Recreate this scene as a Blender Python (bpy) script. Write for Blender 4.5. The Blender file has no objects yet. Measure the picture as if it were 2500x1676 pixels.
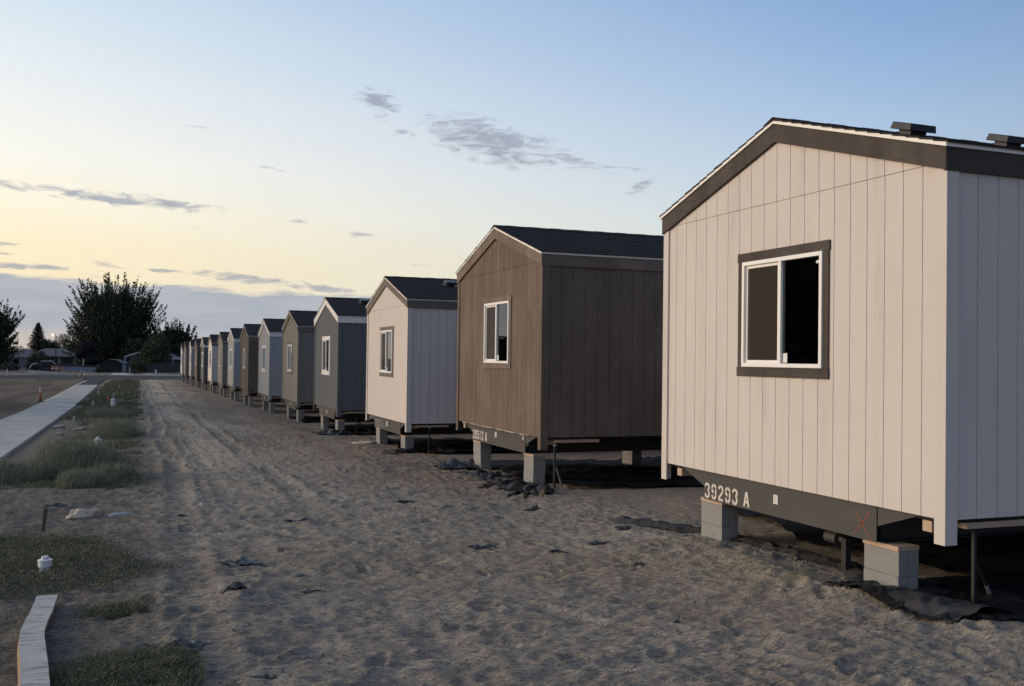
import bpy, math, random
import numpy as np
from math import radians as R, sin, cos, pi
from mathutils import Vector, Matrix

# ------------------------------------------------------------------ camera
SC = bpy.context.scene
COL = SC.collection
cam_d = bpy.data.cameras.new('camera'); cam = bpy.data.objects.new('camera', cam_d); COL.objects.link(cam)
SC.camera = cam
CP = Vector((-5.583, -7.660, 1.156)); YAW, PIT, ROL, FPX = .365, .016, .013, 2376.5
cy, sy, cp, sp = cos(YAW), sin(YAW), cos(PIT), sin(PIT)
Fv = Vector((sy*cp, cy*cp, sp)); Rv = Vector((cy, -sy, 0)); Uv = Rv.cross(Fv)
Rr = Rv*cos(ROL)+Uv*sin(ROL); Ur = -Rv*sin(ROL)+Uv*cos(ROL)
cam.matrix_world = Matrix(((Rr.x, Ur.x, -Fv.x, CP.x), (Rr.y, Ur.y, -Fv.y, CP.y), (Rr.z, Ur.z, -Fv.z, CP.z), (0, 0, 0, 1)))
cam_d.sensor_width = 36; cam_d.lens = 36*FPX/2500; cam_d.clip_start = .1; cam_d.clip_end = 3000
SC.view_settings.view_transform = 'Standard'; SC.view_settings.look = 'None'
SC.view_settings.exposure = 0.0; SC.view_settings.gamma = 1; SC.view_settings.use_curve_mapping = False
SC.cycles.use_denoising = True
SC.cycles.max_bounces = 7; SC.cycles.transparent_max_bounces = 8

# ------------------------------------------------------------------ node helpers
class NT:
    def __init__(s, tree): s.t = tree; s.n = tree.nodes; s.l = tree.links
    def add(s, kind, **kw):
        n = s.n.new(kind)
        for k, v in kw.items(): setattr(n, k, v)
        return n
    def put(s, sock, v):
        if isinstance(v, bpy.types.NodeSocket): s.l.new(v, sock)
        elif v is not None:
            if hasattr(sock, 'default_value') and hasattr(sock.default_value, '__len__') and not hasattr(v, '__len__'):
                v = [v]*len(sock.default_value)
            elif hasattr(v, '__len__') and len(v) == 3 and len(sock.default_value) == 4: v = (*v, 1)
            sock.default_value = v
    def math(s, op, a, b=None, c=None, clamp=False):
        n = s.add('ShaderNodeMath', operation=op, use_clamp=clamp)
        s.put(n.inputs[0], a)
        if b is not None: s.put(n.inputs[1], b)
        if c is not None: s.put(n.inputs[2], c)
        return n.outputs[0]
    def mix(s, f, a, b, blend='MIX'):
        n = s.add('ShaderNodeMix', data_type='RGBA', blend_type=blend)
        s.put(n.inputs[0], f); s.put(n.inputs[6], a); s.put(n.inputs[7], b)
        return n.outputs[2]
    def rng(s, v, a, b, c=0., d=1., smooth=True):
        n = s.add('ShaderNodeMapRange', interpolation_type='SMOOTHSTEP' if smooth else 'LINEAR')
        s.put(n.inputs[0], v)
        for i, q in enumerate((a, b, c, d)): s.put(n.inputs[i+1], q)
        return n.outputs[0]
    def noise(s, vec, scale=1., detail=4., rough=.5, dist=0.):
        n = s.add('ShaderNodeTexNoise'); s.put(n.inputs['Vector'], vec)
        s.put(n.inputs['Scale'], scale); s.put(n.inputs['Detail'], detail); s.put(n.inputs['Roughness'], rough); s.put(n.inputs['Distortion'], dist)
        return n.outputs[0]
    def mapping(s, vec, loc=(0, 0, 0), rot=(0, 0, 0), sca=(1, 1, 1), kind='POINT'):
        n = s.add('ShaderNodeMapping', vector_type=kind); s.put(n.inputs[0], vec)
        n.inputs[1].default_value = loc; n.inputs[2].default_value = rot; n.inputs[3].default_value = sca
        return n.outputs[0]
    def ramp(s, f, stops, interp='LINEAR'):
        n = s.add('ShaderNodeValToRGB'); s.put(n.inputs[0], f); cr = n.color_ramp; cr.interpolation = interp
        while len(cr.elements) < len(stops): cr.elements.new(.5)
        for e, (p, c) in zip(cr.elements, stops): e.position = p; e.color = (*c, 1)
        return n.outputs[0]

# ------------------------------------------------------------------ world: dusk sky
SUN_AZ = R(-68.)          # azimuth of the glow, from +Y towards +X
world = bpy.data.worlds.new('World'); SC.world = world; world.use_nodes = True
w = NT(world.node_tree); w.n.clear()
tc = w.add('ShaderNodeTexCoord'); sep = w.add('ShaderNodeSeparateXYZ'); w.l.new(tc.outputs['Generated'], sep.inputs[0])
zx, zy, zz = sep.outputs
az = w.math('ARCTAN2', zx, zy); el = w.math('ARCSINE', zz)
t = w.math('MULTIPLY', w.math('SUBTRACT', 1., w.math('COSINE', w.math('SUBTRACT', az, SUN_AZ))), .5)
S = 4.
def rmp(st): return w.ramp(zz, [(p, tuple(c/S for c in col)) for p, col in st], 'LINEAR')
r0 = rmp([(0, (2.1, 1.45, .85)), (.1, (2.9, 2.2, 1.35)), (.2, (2.3, 1.95, 1.45)), (.35, (1.2, 1.18, 1.12)), (.6, (.46, .52, .62)), (1, (.23, .30, .42))])
r1 = rmp([(0, (.75, .60, .47)), (.05, (.98, .82, .55)), (.10, (1.02, .88, .60)), (.135, (1.02, .94, .74)), (.18, (.98, .96, .86)), (.24, (.86, .90, .90)), (.30, (.72, .82, .89)), (.36, (.58, .72, .87)), (.6, (.30, .42, .62)), (1, (.23, .30, .42))])
r2 = rmp([(0, (.60, .62, .60)), (.08, (.64, .69, .70)), (.14, (.58, .68, .75)), (.20, (.46, .59, .75)), (.26, (.34, .50, .73)), (.31, (.27, .425, .69)), (.37, (.20, .36, .64)), (.6, (.17, .27, .45)), (1, (.20, .27, .40))])
r3 = rmp([(0, (.20, .22, .29)), (.1, (.17, .22, .33)), (.35, (.12, .18, .33)), (1, (.20, .27, .40))])
m01 = w.math('DIVIDE', t, .25, clamp=True)
m12 = w.math('DIVIDE', w.math('SUBTRACT', t, .25), .42, clamp=True)
m23 = w.math('DIVIDE', w.math('SUBTRACT', t, .67), .33, clamp=True)
sky = w.mix(m23, w.mix(m12, w.mix(m01, r0, r1), r2), r3)
south = w.rng(zy, -.55, .12, 1, 0)
sky = w.mix(south, sky, w.mix(1., sky, (.68, .76, .90), 'MULTIPLY'))
# clouds, laid out in azimuth/elevation of the sky dome (degrees)
comb = w.add('ShaderNodeCombineXYZ'); w.put(comb.inputs[0], w.math('MULTIPLY', az, 57.2958)); w.put(comb.inputs[1], w.math('MULTIPLY', el, 57.2958))
P = comb.outputs[0]
warp = w.add('ShaderNodeTexNoise'); w.put(warp.inputs['Vector'], w.mapping(P, sca=(.5, 1.4, 1))); warp.inputs['Scale'].default_value = .9; warp.inputs['Detail'].default_value = 5
wv = w.add('ShaderNodeVectorMath', operation='SUBTRACT'); w.l.new(warp.outputs['Color'], wv.inputs[0]); wv.inputs[1].default_value = (.5, .5, .5)
wv2 = w.add('ShaderNodeVectorMath', operation='MULTIPLY'); w.l.new(wv.outputs[0], wv2.inputs[0]); wv2.inputs[1].default_value = (1.6, .55, 0)
wv3 = w.add('ShaderNodeVectorMath', operation='ADD'); w.l.new(P, wv3.inputs[0]); w.l.new(wv2.outputs[0], wv3.inputs[1])
PW = wv3.outputs[0]
CL = [(13.0, 14.75, 1.35, .62, -8, .95), (13.2, 13.95, .7, .35, 5, .5), (14.35, 12.9, .75, .28, 0, .6), (19.5, 12.6, 4.6, 1.25, -12, 1.0), (24.0, 11.6, 2.8, .5, -12, .6), (17.6, 13.3, 2.2, .6, -5, .55),
      (28.3, 10.1, 1.05, .38, 22, .7), (27.3, 11.15, 1.6, .12, -2, .5), (-1.8, 8.45, 5.6, .38, -3, 1.0), (1.5, 8.25, 2.6, .42, -8, .75), (-7.5, 8.75, 2.4, .28, -4, .9), (6.7, 10.6, 1.4, .14, -8, .55),
      (8.4, 7.7, .75, .16, -2, .75), (12.0, 6.98, .85, .2, 2, .8), (2.5, 7.0, .7, .1, 0, .3), (-1.9, 4.85, 1.0, .15, -5, .85), (-6.9, 5.6, 1.2, .14, 0, .7), (-7.0, 5.1, 1.0, .14, 0, .6), (5.8, 4.35, 3.6, .30, -4, 1.0), (9.4, 3.95, 2.6, .2, -6, .9), (1.2, 4.55, 1.6, .12, -3, .9),
      (-6.2, 4.5, 4.0, .18, -1, .9), (15.6, 5.4, 1., .12, 0, .5), (14.6, 4.3, 1.2, .14, 0, .5), (2.8, 12.6, .8, .1, 0, .25), (12.6, 10.9, .7, .14, 0, .3), (16.4, 6.9, .7, .08, 0, .4)]
M = None
for (a, e, wd, h, rt, op) in CL:
    ln = w.add('ShaderNodeVectorMath', operation='LENGTH')
    w.l.new(w.mapping(PW, loc=(a, e, 0), rot=(0, 0, R(rt)), sca=(wd*1.25, h*1.3, 1), kind='TEXTURE'), ln.inputs[0])
    v = w.math('MULTIPLY', w.math('SUBTRACT', 1., ln.outputs['Value'], clamp=True), op)
    M = v if M is None else w.math('MAXIMUM', M, v)
nz = w.noise(w.mapping(PW, rot=(0, 0, R(8)), sca=(.55, 2.0, 1)), 1.5, 7, .58, .5)
dens = w.rng(w.math('ADD', M, w.math('MULTIPLY', w.math('SUBTRACT', nz, .52), 2.4)), .05, .9, 0, .82)
gate = w.rng(M, 0., .3)
dens = w.math('MULTIPLY', dens, gate)
ccol = w.mix(nz, (.40, .41, .47), (.27, .33, .42))
ccol = w.mix(w.rng(el, R(3), R(10)), w.mix(.35, ccol, (.5, .46, .48)), ccol)
sky = w.mix(dens, w.math('MULTIPLY', 1., 1.) if False else sky, w.mix(1., ccol, (1/S,)*3, 'MULTIPLY'))
# the low bank over the horizon
nb = w.noise(w.mapping(P, sca=(.28, 2.2, 1)), 1.0, 7, .6)
eb = w.math('ADD', w.math('MULTIPLY', w.math('ADD', az, .12), -1.9), 4.15)
eld = w.math('MULTIPLY', el, 57.2958)
bm = w.math('ADD', w.math('SUBTRACT', eb, eld), w.math('MULTIPLY', w.math('SUBTRACT', nb, .5), 1.5))
bank = w.math('MULTIPLY', w.rng(bm, -.1, .3, 0, .93), w.rng(az, R(17), R(26), 1, 0))
bank = w.math('MULTIPLY', bank, w.rng(az, R(-40), R(-20), 0.45, 1))
low = w.math('MULTIPLY', w.rng(w.math('ADD', eld, w.math('MULTIPLY', nb, .8)), .9, 2.2, 1, 0), w.rng(az, R(-3), R(4), 1, .15))
bcol = w.mix(w.rng(w.noise(w.mapping(P, sca=(.12, 1.1, 1)), 1, 5, .55), .35, .65), (.375, .425, .50), (.455, .475, .53))
bcol = w.mix(w.math('MULTIPLY', low, .7), bcol, (.66, .55, .47))
sky = w.mix(bank, sky, w.mix(1., bcol, (1/S,)*3, 'MULTIPLY'))
bg = w.add('ShaderNodeBackground'); w.put(bg.inputs[0], sky); bg.inputs[1].default_value = S
wo = w.add('ShaderNodeOutputWorld'); w.l.new(bg.outputs[0], wo.inputs[0])
world.cycles.sampling_method = 'MANUAL'; world.cycles.sample_map_resolution = 512
# the afterglow of the sun behind the horizon: one wide warm sun lamp
sd = bpy.data.lights.new('sun', 'SUN'); sd.energy = 1.95; sd.angle = R(24); sd.color = (1., .79, .60)
so = bpy.data.objects.new('sun', sd); COL.objects.link(so)
SE = R(10); dv = Vector((sin(SUN_AZ-R(2))*cos(SE), cos(SUN_AZ-R(2))*cos(SE), sin(SE))); so.rotation_euler = dv.to_track_quat('Z', 'Y').to_euler(); so.location = dv*40

# ------------------------------------------------------------------ mesh helpers
def link_mesh(name, V, F, mat=None, parent=None, loc=None, smooth=False):
    me = bpy.data.meshes.new(name); me.from_pydata([tuple(map(float, v)) for v in V], [], [tuple(map(int, f)) for f in F]); me.update()
    if smooth: me.polygons.foreach_set('use_smooth', [True]*len(me.polygons))
    o = bpy.data.objects.new(name, me); COL.objects.link(o)
    if mat is not None:
        for m in (mat if isinstance(mat, (list, tuple)) else [mat]): me.materials.append(m)
    if parent is not None: o.parent = parent
    if loc is not None: o.location = loc
    return o
def np_mesh(name, V, nper, mat, parent=None, loc=None, smooth=False, quads=None):
    """V (n,3) array grouped into faces of nper vertices, or explicit quads array."""
    me = bpy.data.meshes.new(name); V = np.ascontiguousarray(V, dtype=np.float32)
    me.vertices.add(len(V)); me.vertices.foreach_set('co', V.ravel())
    idx = np.arange(len(V), dtype=np.int32) if quads is None else np.ascontiguousarray(quads, dtype=np.int32).ravel()
    nf = len(idx)//nper
    me.loops.add(len(idx)); me.loops.foreach_set('vertex_index', idx)
    me.polygons.add(nf); me.polygons.foreach_set('loop_start', np.arange(nf, dtype=np.int32)*nper)
    try: me.polygons.foreach_set('loop_total', np.full(nf, nper, dtype=np.int32))
    except Exception: pass
    if smooth: me.polygons.foreach_set('use_smooth', np.ones(nf, dtype=bool))
    me.update(calc_edges=True)
    o = bpy.data.objects.new(name, me); COL.objects.link(o); me.materials.append(mat)
    if parent is not None: o.parent = parent
    if loc is not None: o.location = loc
    return o
class MB:
    def __init__(s): s.v = []; s.f = []
    def box(s, x0, x1, y0, y1, z0, z1):
        if x0 > x1: x0, x1 = x1, x0
        if y0 > y1: y0, y1 = y1, y0
        if z0 > z1: z0, z1 = z1, z0
        b = len(s.v)
        s.v += [(x0, y0, z0), (x1, y0, z0), (x1, y1, z0), (x0, y1, z0), (x0, y0, z1), (x1, y0, z1), (x1, y1, z1), (x0, y1, z1)]
        s.f += [tuple(b+i for i in q) for q in ((0, 3, 2, 1), (4, 5, 6, 7), (0, 1, 5, 4), (1, 2, 6, 5), (2, 3, 7, 6), (3, 0, 4, 7))]
    def prism(s, poly, ax, a0, a1):
        """extrude 2D polygon along axis ax ('x': poly in (y,z); 'y': (x,z); 'z': (x,y))"""
        mk = {'x': lambda a, p: (a, p[0], p[1]), 'y': lambda a, p: (p[0], a, p[1]), 'z': lambda a, p: (p[0], p[1], a)}[ax]
        b = len(s.v); n = len(poly)
        s.v += [mk(a0, p) for p in poly]+[mk(a1, p) for p in poly]
        s.f += [tuple(range(b, b+n)), tuple(range(b+2*n-1, b+n-1, -1))]
        s.f += [(b+i, b+n+i, b+n+(i+1) % n, b+(i+1) % n) for i in range(n)]
    def quad(s, *p):
        b = len(s.v); s.v += list(p); s.f.append(tuple(range(b, b+len(p))))
    def tube(s, pts, rad, n=8, caps=True):
        pts = [Vector(p) for p in pts]; rad = rad if hasattr(rad, '__len__') else [rad]*len(pts)
        b = len(s.v)
        up = Vector((.13, .97, .2))
        for i, p in enumerate(pts):
            d = (pts[min(i+1, len(pts)-1)]-pts[max(i-1, 0)]).normalized()
            u = d.cross(up);
            if u.length < 1e-3: u = d.cross(Vector((1, 0, 0)))
            u.normalize(); v = d.cross(u)
            for k in range(n):
                a = 2*pi*k/n; q = p+(u*cos(a)+v*sin(a))*rad[i]; s.v.append(tuple(q))
        for i in range(len(pts)-1):
            for k in range(n):
                s.f.append((b+i*n+k, b+i*n+(k+1) % n, b+(i+1)*n+(k+1) % n, b+(i+1)*n+k))
        if caps: s.f.append(tuple(b+k for k in range(n))[::-1]); s.f.append(tuple(b+(len(pts)-1)*n+k for k in range(n)))
    def lathe(s, prof, n=20, c=(0, 0, 0)):
        s.tube([(c[0], c[1], c[2]+z) for r, z in prof], [max(r, 1e-4) for r, z in prof], n)
    def build(s, name, mat=None, parent=None, loc=None, smooth=False): return link_mesh(name, s.v, s.f, mat, parent, loc, smooth)
def tag(o, label=None, cat=None, group=None, kind=None):
    for k, v in (('label', label), ('category', cat), ('group', group), ('kind', kind)):
        if v: o[k] = v
    return o
def empty(name, loc=(0, 0, 0), rz=0):
    o = bpy.data.objects.new(name, None); COL.objects.link(o); o.location = loc; o.rotation_euler = (0, 0, rz); o.empty_display_size = .2; return o
def bevel(o, wd=.004, seg=2):
    m = o.modifiers.new('bevel', 'BEVEL'); m.width = wd; m.segments = seg; m.limit_method = 'ANGLE'; return o

# numpy value noise
def _h(i, j, s):
    n = (i*374761393+j*668265263+s*1442695041) & 0xffffffff
    n = ((n ^ (n >> 13))*1274126177) & 0xffffffff
    return ((n ^ (n >> 16)) & 0xffff)/65535.
def vnoise(x, y, s=0):
    x = np.asarray(x, float); y = np.asarray(y, float)
    i = np.floor(x).astype(np.int64); j = np.floor(y).astype(np.int64); fx = x-i; fy = y-j
    fx = fx*fx*fx*(fx*(fx*6-15)+10); fy = fy*fy*fy*(fy*(fy*6-15)+10)
    a, b, c, d = _h(i, j, s), _h(i+1, j, s), _h(i, j+1, s), _h(i+1, j+1, s)
    return (a*(1-fx)+b*fx)*(1-fy)+(c*(1-fx)+d*fx)*fy
def fbm(x, y, s=0, o=4, g=.5):
    r = 0; a = 1; t = 0
    for k in range(o):
        ca, sa = cos(k*1.3+s), sin(k*1.3+s)
        r = r+a*vnoise((x*ca-y*sa)*2**k, (x*sa+y*ca)*2**k, s+17*k); t += a; a *= g
    return r/t-.5
GY = [-400, -20, 0, 7, 14, 29, 45, 75, 107, 140, 1500]; GZ = [-.70, -.70, -.74, -.82, -1.03, -1.29, -1.53, -1.75, -1.9, -2.0, -2.0]
def G(y): return np.interp(y, GY, GZ)
rng = np.random.RandomState(7); random.seed(7)

# ------------------------------------------------------------------ materials
def material(name):
    m = bpy.data.materials.new(name); m.use_nodes = True; n = NT(m.node_tree)
    b = m.node_tree.nodes['Principled BSDF']; return m, n, b
def plain(name, col, rough=.7, var=.12, scale=6., bump=.0, bscale=60., metal=0., spec=.5):
    m, n, b = material(name)
    tc = n.add('ShaderNodeTexCoord').outputs['Object']
    f = n.noise(tc, scale, 5, .6)
    c = n.mix(f, tuple(x*(1-var) for x in col), tuple(min(1, x*(1+var)) for x in col))
    n.put(b.inputs['Base Color'], c); n.put(b.inputs['Roughness'], n.rng(f, .2, .8, rough-.06, min(1, rough+.06)))
    b.inputs['Metallic'].default_value = metal; b.inputs['Specular IOR Level'].default_value = spec
    if bump:
        bp = n.add('ShaderNodeBump'); bp.inputs['Distance'].default_value = bump; n.put(bp.inputs['Height'], n.noise(tc, bscale, 4, .6)); n.l.new(bp.outputs[0], b.inputs['Normal'])
    return m
def siding(name, col, along='Z', stain=.1):
    """embossed wood-grain painted siding; the grain runs along one axis"""
    m, n, b = material(name)
    tc = n.add('ShaderNodeTexCoord').outputs['Object']
    sc = {'Z': (60, 60, 2.2), 'Y': (60, 3, 60), 'X': (3, 60, 60)}[along]
    g = n.noise(n.mapping(tc, sca=sc), 1, 5, .65, .6)
    g2 = n.noise(n.mapping(tc, sca=tuple(s*.22 for s in sc)), 1, 5, .6, 2.2)
    lines = n.math('ABSOLUTE', n.math('SINE', n.math('MULTIPLY', g2, 34.)))
    blot = n.noise(n.mapping(tc, sca=(1.3, 1.3, .55)), 1.6, 6, .62)
    patch = n.rng(n.noise(n.mapping(tc, sca=(4.9, 4.9, .5)), 1, 3, .5), .5, .72)
    c = n.mix(n.rng(blot, .3, .72), tuple(x*(1-stain) for x in col), tuple(min(.95, x*(1+stain*.6)) for x in col))
    c = n.mix(n.math('MULTIPLY', n.rng(g, .35, .6, 1, 0), .03+stain*1.4), c, tuple(x*.62 for x in col))
    c = n.mix(n.math('MULTIPLY', n.rng(n.noise(n.mapping(tc, sca=tuple(s*.35 for s in sc)), 1, 4, .6),   .55, .75), stain*1.3), c, tuple(min(.95, x*1.5) for x in col))
    n.put(b.inputs['Base Color'], c); b.inputs['Roughness'].default_value = .75; b.inputs['Specular IOR Level'].default_value = .1
    hgt = n.math('ADD', n.math('MULTIPLY', g, .6), n.math('MULTIPLY', n.math('MULTIPLY', lines, patch), .5))
    bp = n.add('ShaderNodeBump'); bp.inputs['Strength'].default_value = 1.; bp.inputs['Distance'].default_value = .0022 if stain < .1 else .004; n.put(bp.inputs['Height'], hgt); n.l.new(bp.outputs[0], b.inputs['Normal'])
    return m
def shingle_mat():
    m, n, b = material('asphalt_shingles')
    tc = n.add('ShaderNodeTexCoord').outputs['Object']
    br = n.add('ShaderNodeTexBrick'); n.put(br.inputs['Vector'], tc); br.offset = .37
    br.inputs['Color1'].default_value = (.017, .017, .018, 1); br.inputs['Color2'].default_value = (.032, .031, .032, 1); br.inputs['Mortar'].default_value = (.012, .012, .013, 1)
    br.inputs['Scale'].default_value = 1; br.inputs['Mortar Size'].default_value = .004; br.inputs['Brick Width'].default_value = .26; br.inputs['Row Height'].default_value = .1383
    gr = n.noise(tc, 240, 2, .7)
    c = n.mix(n.math('MULTIPLY', gr, .7), br.outputs[0], (.052, .05, .05))
    n.put(b.inputs['Base Color'], c); b.inputs['Roughness'].default_value = .95; b.inputs['Specular IOR Level'].default_value = .15
    bp = n.add('ShaderNodeBump'); bp.inputs['Distance'].default_value = .003; n.put(bp.inputs['Height'], gr); n.l.new(bp.outputs[0], b.inputs['Normal'])
    return m
def glass_mat():
    m = bpy.data.materials.new('window_glass'); m.use_nodes = True; n = NT(m.node_tree); n.n.clear()
    out = n.add('ShaderNodeOutputMaterial'); tr = n.add('ShaderNodeBsdfTransparent'); tr.inputs[0].default_value = (.62, .68, .64, 1)
    gl = n.add('ShaderNodeBsdfGlossy'); gl.inputs['Roughness'].default_value = .006; gl.inputs[0].default_value = (.95, .93, .9, 1)
    lw = n.add('ShaderNodeFresnel'); lw.inputs[0].default_value = 1.62
    tcn = n.add('ShaderNodeTexCoord'); bp = n.add('ShaderNodeBump'); bp.inputs['Distance'].default_value = .0012; n.put(bp.inputs['Height'], n.noise(tcn.outputs['Object'], 2.2, 1, .5)); n.l.new(bp.outputs[0], gl.inputs['Normal'])
    mx = n.add('ShaderNodeMixShader'); n.put(mx.inputs[0], n.math('ADD', n.math('MULTIPLY', lw.outputs[0], 1.5), .01, clamp=True)); n.l.new(tr.outputs[0], mx.inputs[1]); n.l.new(gl.outputs[0], mx.inputs[2]); n.l.new(mx.outputs[0], out.inputs[0])
    return m
def screen_mat():
    m = bpy.data.materials.new('insect_mesh'); m.use_nodes = True; n = NT(m.node_tree); n.n.clear()
    out = n.add('ShaderNodeOutputMaterial'); tr = n.add('ShaderNodeBsdfTransparent'); tr.inputs[0].default_value = (.9, .9, .9, 1)
    df = n.add('ShaderNodeBsdfDiffuse'); df.inputs[0].default_value = (.085, .07, .062, 1)
    mx = n.add('ShaderNodeMixShader'); mx.inputs[0].default_value = .52; n.l.new(tr.outputs[0], mx.inputs[1]); n.l.new(df.outputs[0], mx.inputs[2]); n.l.new(mx.outputs[0], out.inputs[0])
    return m
def foliage(name, c1, c2, c3):
    m, n, b = material(name)
    geo = n.add('ShaderNodeNewGeometry'); tc = n.add('ShaderNodeTexCoord').outputs['Object']
    f = n.noise(tc, .55, 3, .6)
    c = n.mix(geo.outputs['Random Per Island'], c1, c2); c = n.mix(n.rng(f, .4, .65), c, c3)
    n.put(b.inputs['Base Color'], c); b.inputs['Roughness'].default_value = .75; b.inputs['Specular IOR Level'].default_value = .2
    return m
def ground_mat():
    m, n, b = material('sandy_soil')
    geo = n.add('ShaderNodeNewGeometry').outputs['Position']; sp_ = n.add('ShaderNodeSeparateXYZ'); n.l.new(geo, sp_.inputs[0]); X, Y, _ = sp_.outputs
    big = n.noise(geo, .33, 6, .6); mid = n.noise(geo, 2.1, 6, .65, .5); fine = n.noise(geo, 38, 4, .7)
    sand = n.mix(n.rng(mid, .3, .7), (.335, .292, .235), (.455, .398, .322))
    sand = n.mix(n.math('MULTIPLY', n.rng(big, .45, .68), .55), sand, (.36, .285, .205))
    redm = n.math('MULTIPLY', n.rng(X, -3.2, -.8), n.math('MULTIPLY', n.rng(Y, 2, 9), n.rng(mid, .35, .6)))
    sand = n.mix(n.math('MULTIPLY', redm, .7), sand, (.22, .145, .10))
    # grey loam by the sidewalk and the weed strip
    lm = n.math('MULTIPLY', n.rng(n.math('ADD', X, n.math('MULTIPLY', mid, 1.6)), -3.9, -5.1), .95)
    sand = n.mix(lm, sand, n.mix(mid, (.160, .142, .118), (.310, .270, .215)))
    # pale compacted wheel tracks running along the row
    xs = n.math('ADD', X, n.math('MULTIPLY', big, 1.2))
    tr = n.math('MULTIPLY', n.rng(n.math('ABSOLUTE', n.math('ADD', xs, 3.6)), .8, .1, 0, .6), n.rng(Y, 5, 16))
    sand = n.mix(tr, sand, (.60, .51, .39))
    lo2 = n.math('MULTIPLY', n.rng(n.noise(n.mapping(geo, sca=(.9, .12, 1)), 1, 4, .6), .42, .62), n.rng(Y, 6, 18))
    sand = n.mix(n.math('MULTIPLY', lo2, .55), sand, (.19, .160, .130))
    pv = n.rng(fine, .25, .75, .78, 1.2)
    st_ = n.noise(n.mapping(geo, sca=(.55, 1.6, 1)), 22, 5, .7, 1.5)
    pv = n.math('MULTIPLY', pv, n.rng(st_, .36, .58, .60, 1.14))  # streaks in the colour stand in for shading of small relief
    hs = n.add('ShaderNodeHueSaturation'); n.put(hs.inputs['Value'], pv); n.put(hs.inputs['Color'], sand)
    n.put(b.inputs['Base Color'], hs.outputs[0]); b.inputs['Roughness'].default_value = .95; b.inputs['Specular IOR Level'].default_value = .12
    h = n.math('ADD', n.math('MULTIPLY', n.noise(n.mapping(geo, sca=(.75, 1.9, 1.)), 17, 6, .68, 1.2), .060), n.math('MULTIPLY', n.noise(geo, 75, 3, .6), .008))
    bp = n.add('ShaderNodeBump'); bp.inputs['Strength'].default_value = .9; bp.inputs['Distance'].default_value = 1.; n.put(bp.inputs['Height'], h); n.l.new(bp.outputs[0], b.inputs['Normal'])
    return m
def road_mat(name, c1, c2, streak):
    m, n, b = material(name)
    geo = n.add('ShaderNodeNewGeometry').outputs['Position']
    s = n.noise(n.mapping(geo, sca=streak), 1, 6, .6, .4); f = n.noise(geo, 30, 4, .7)
    c = n.mix(n.rng(s, .35, .66), c1, c2); c = n.mix(n.math('MULTIPLY', f, .35), c, tuple(x*.6 for x in c1))
    n.put(b.inputs['Base Color'], c); b.inputs['Roughness'].default_value = .92; b.inputs['Specular IOR Level'].default_value = .1
    bp = n.add('ShaderNodeBump'); bp.inputs['Distance'].default_value = .01; n.put(bp.inputs['Height'], f); n.l.new(bp.outputs[0], b.inputs['Normal'])
    return m

BEIGE = (.60, .545, .500); BROWN = (.168, .130, .104); DKGREY = (.122, .128, .133); TAUPE = (.225, .203, .176); LTGREY = (.375, .372, .365)
M_sid = {'beige': BEIGE, 'brown': BROWN, 'dark grey': DKGREY, 'taupe': TAUPE, 'light grey': LTGREY}
M_sid = {k: siding('painted_siding_'+k.replace(' ', '_'), v, 'Z', .03 if k != 'brown' else .22) for k, v in M_sid.items()}
def trims(nm, c): return {a: siding('painted_trim_%s_%s' % (nm, a.lower()), c, a, .26 if nm != 'white' else .04) for a in 'XYZ'}
M_trim = {'brown': trims('brown', (.090, .076, .066)), 'white': trims('white', (.74, .70, .66)), 'tan brown': trims('tan', (.20, .160, .128)), 'taupe': trims('taupe', (.19, .165, .14))}
m_roof = shingle_mat(); m_glass = glass_mat(); m_screen = screen_mat()
m_vinyl = plain('white_vinyl', (.80, .79, .76), .4, .02); m_drip = plain('white_metal_edge', (.78, .74, .70), .4, .04)
m_vent = plain('black_plastic_vent', (.018, .018, .02), .35, .1)
m_beam = plain('dark_primer_steel', (.050, .048, .046), .6, .30, 5, .0012, 40)
m_black = plain('black_steel', (.012, .012, .013), .5, .2); m_galv = plain('galvanised_steel', (.42, .44, .47), .35, .15, 30, metal=.7)
m_block = plain('concrete_block', (.250, .242, .232), .95, .26, 11, .003, 120)
m_wood = plain('raw_pine', (.46, .34, .25), .8, .18, 5, .001, 60)
m_inner = plain('gypsum_inner', (.38, .36, .33), .9, .05)
m_belly = plain('black_belly_wrap', (.010, .010, .010), .9, .1)
m_stencil = plain('stencil_paint', (.62, .56, .50), .8, .12, 40); m_stencil2 = plain('faded_stencil_paint', (.26, .24, .22), .8, .2, 40)
m_red = plain('red_crayon', (.20, .075, .045), .9, .25, 60)
m_paper = plain('white_paper', (.72, .70, .68), .8, .04)
m_ground = ground_mat()

# ------------------------------------------------------------------ ground
def grow(a, b, d0, k):
    out = [a]; d = d0
    while out[-1] < b: out.append(out[-1]+d); d *= k
    return out
xs = sorted(set([-900, -600, -400, -250, -160, -110, -80, -60, -45, -35, -28, -22, -18, -15, -13, -12, -11.2, -10.6, -10.2, -9.9, -9.65, -9.4, -9.1, -8.8, -8.5, -8.3, -8.1]
    + list(np.arange(-7.9, 1.6, .025)) + list(np.arange(1.6, 4, .12)) + [4.5, 5, 6, 7, 9, 12, 16, 20, 30, 45, 70, 110, 170, 260, 400, 600, 900]))
ysl = [-500, -250, -120, -60, -30, -18, -12, -9, -7, -6, -5.2, -4.6]
y = -4.2
while y < 125:
    ysl.append(y); y += .023*max(1, (y+9)/6.)**1.25
ysl += [130, 136, 142, 150, 165, 185, 210, 250, 320, 420, 600, 900, 1300]
xs = np.array(xs); ysl = np.array(ysl)
XX, YY = np.meshgrid(xs, ysl)
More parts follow.
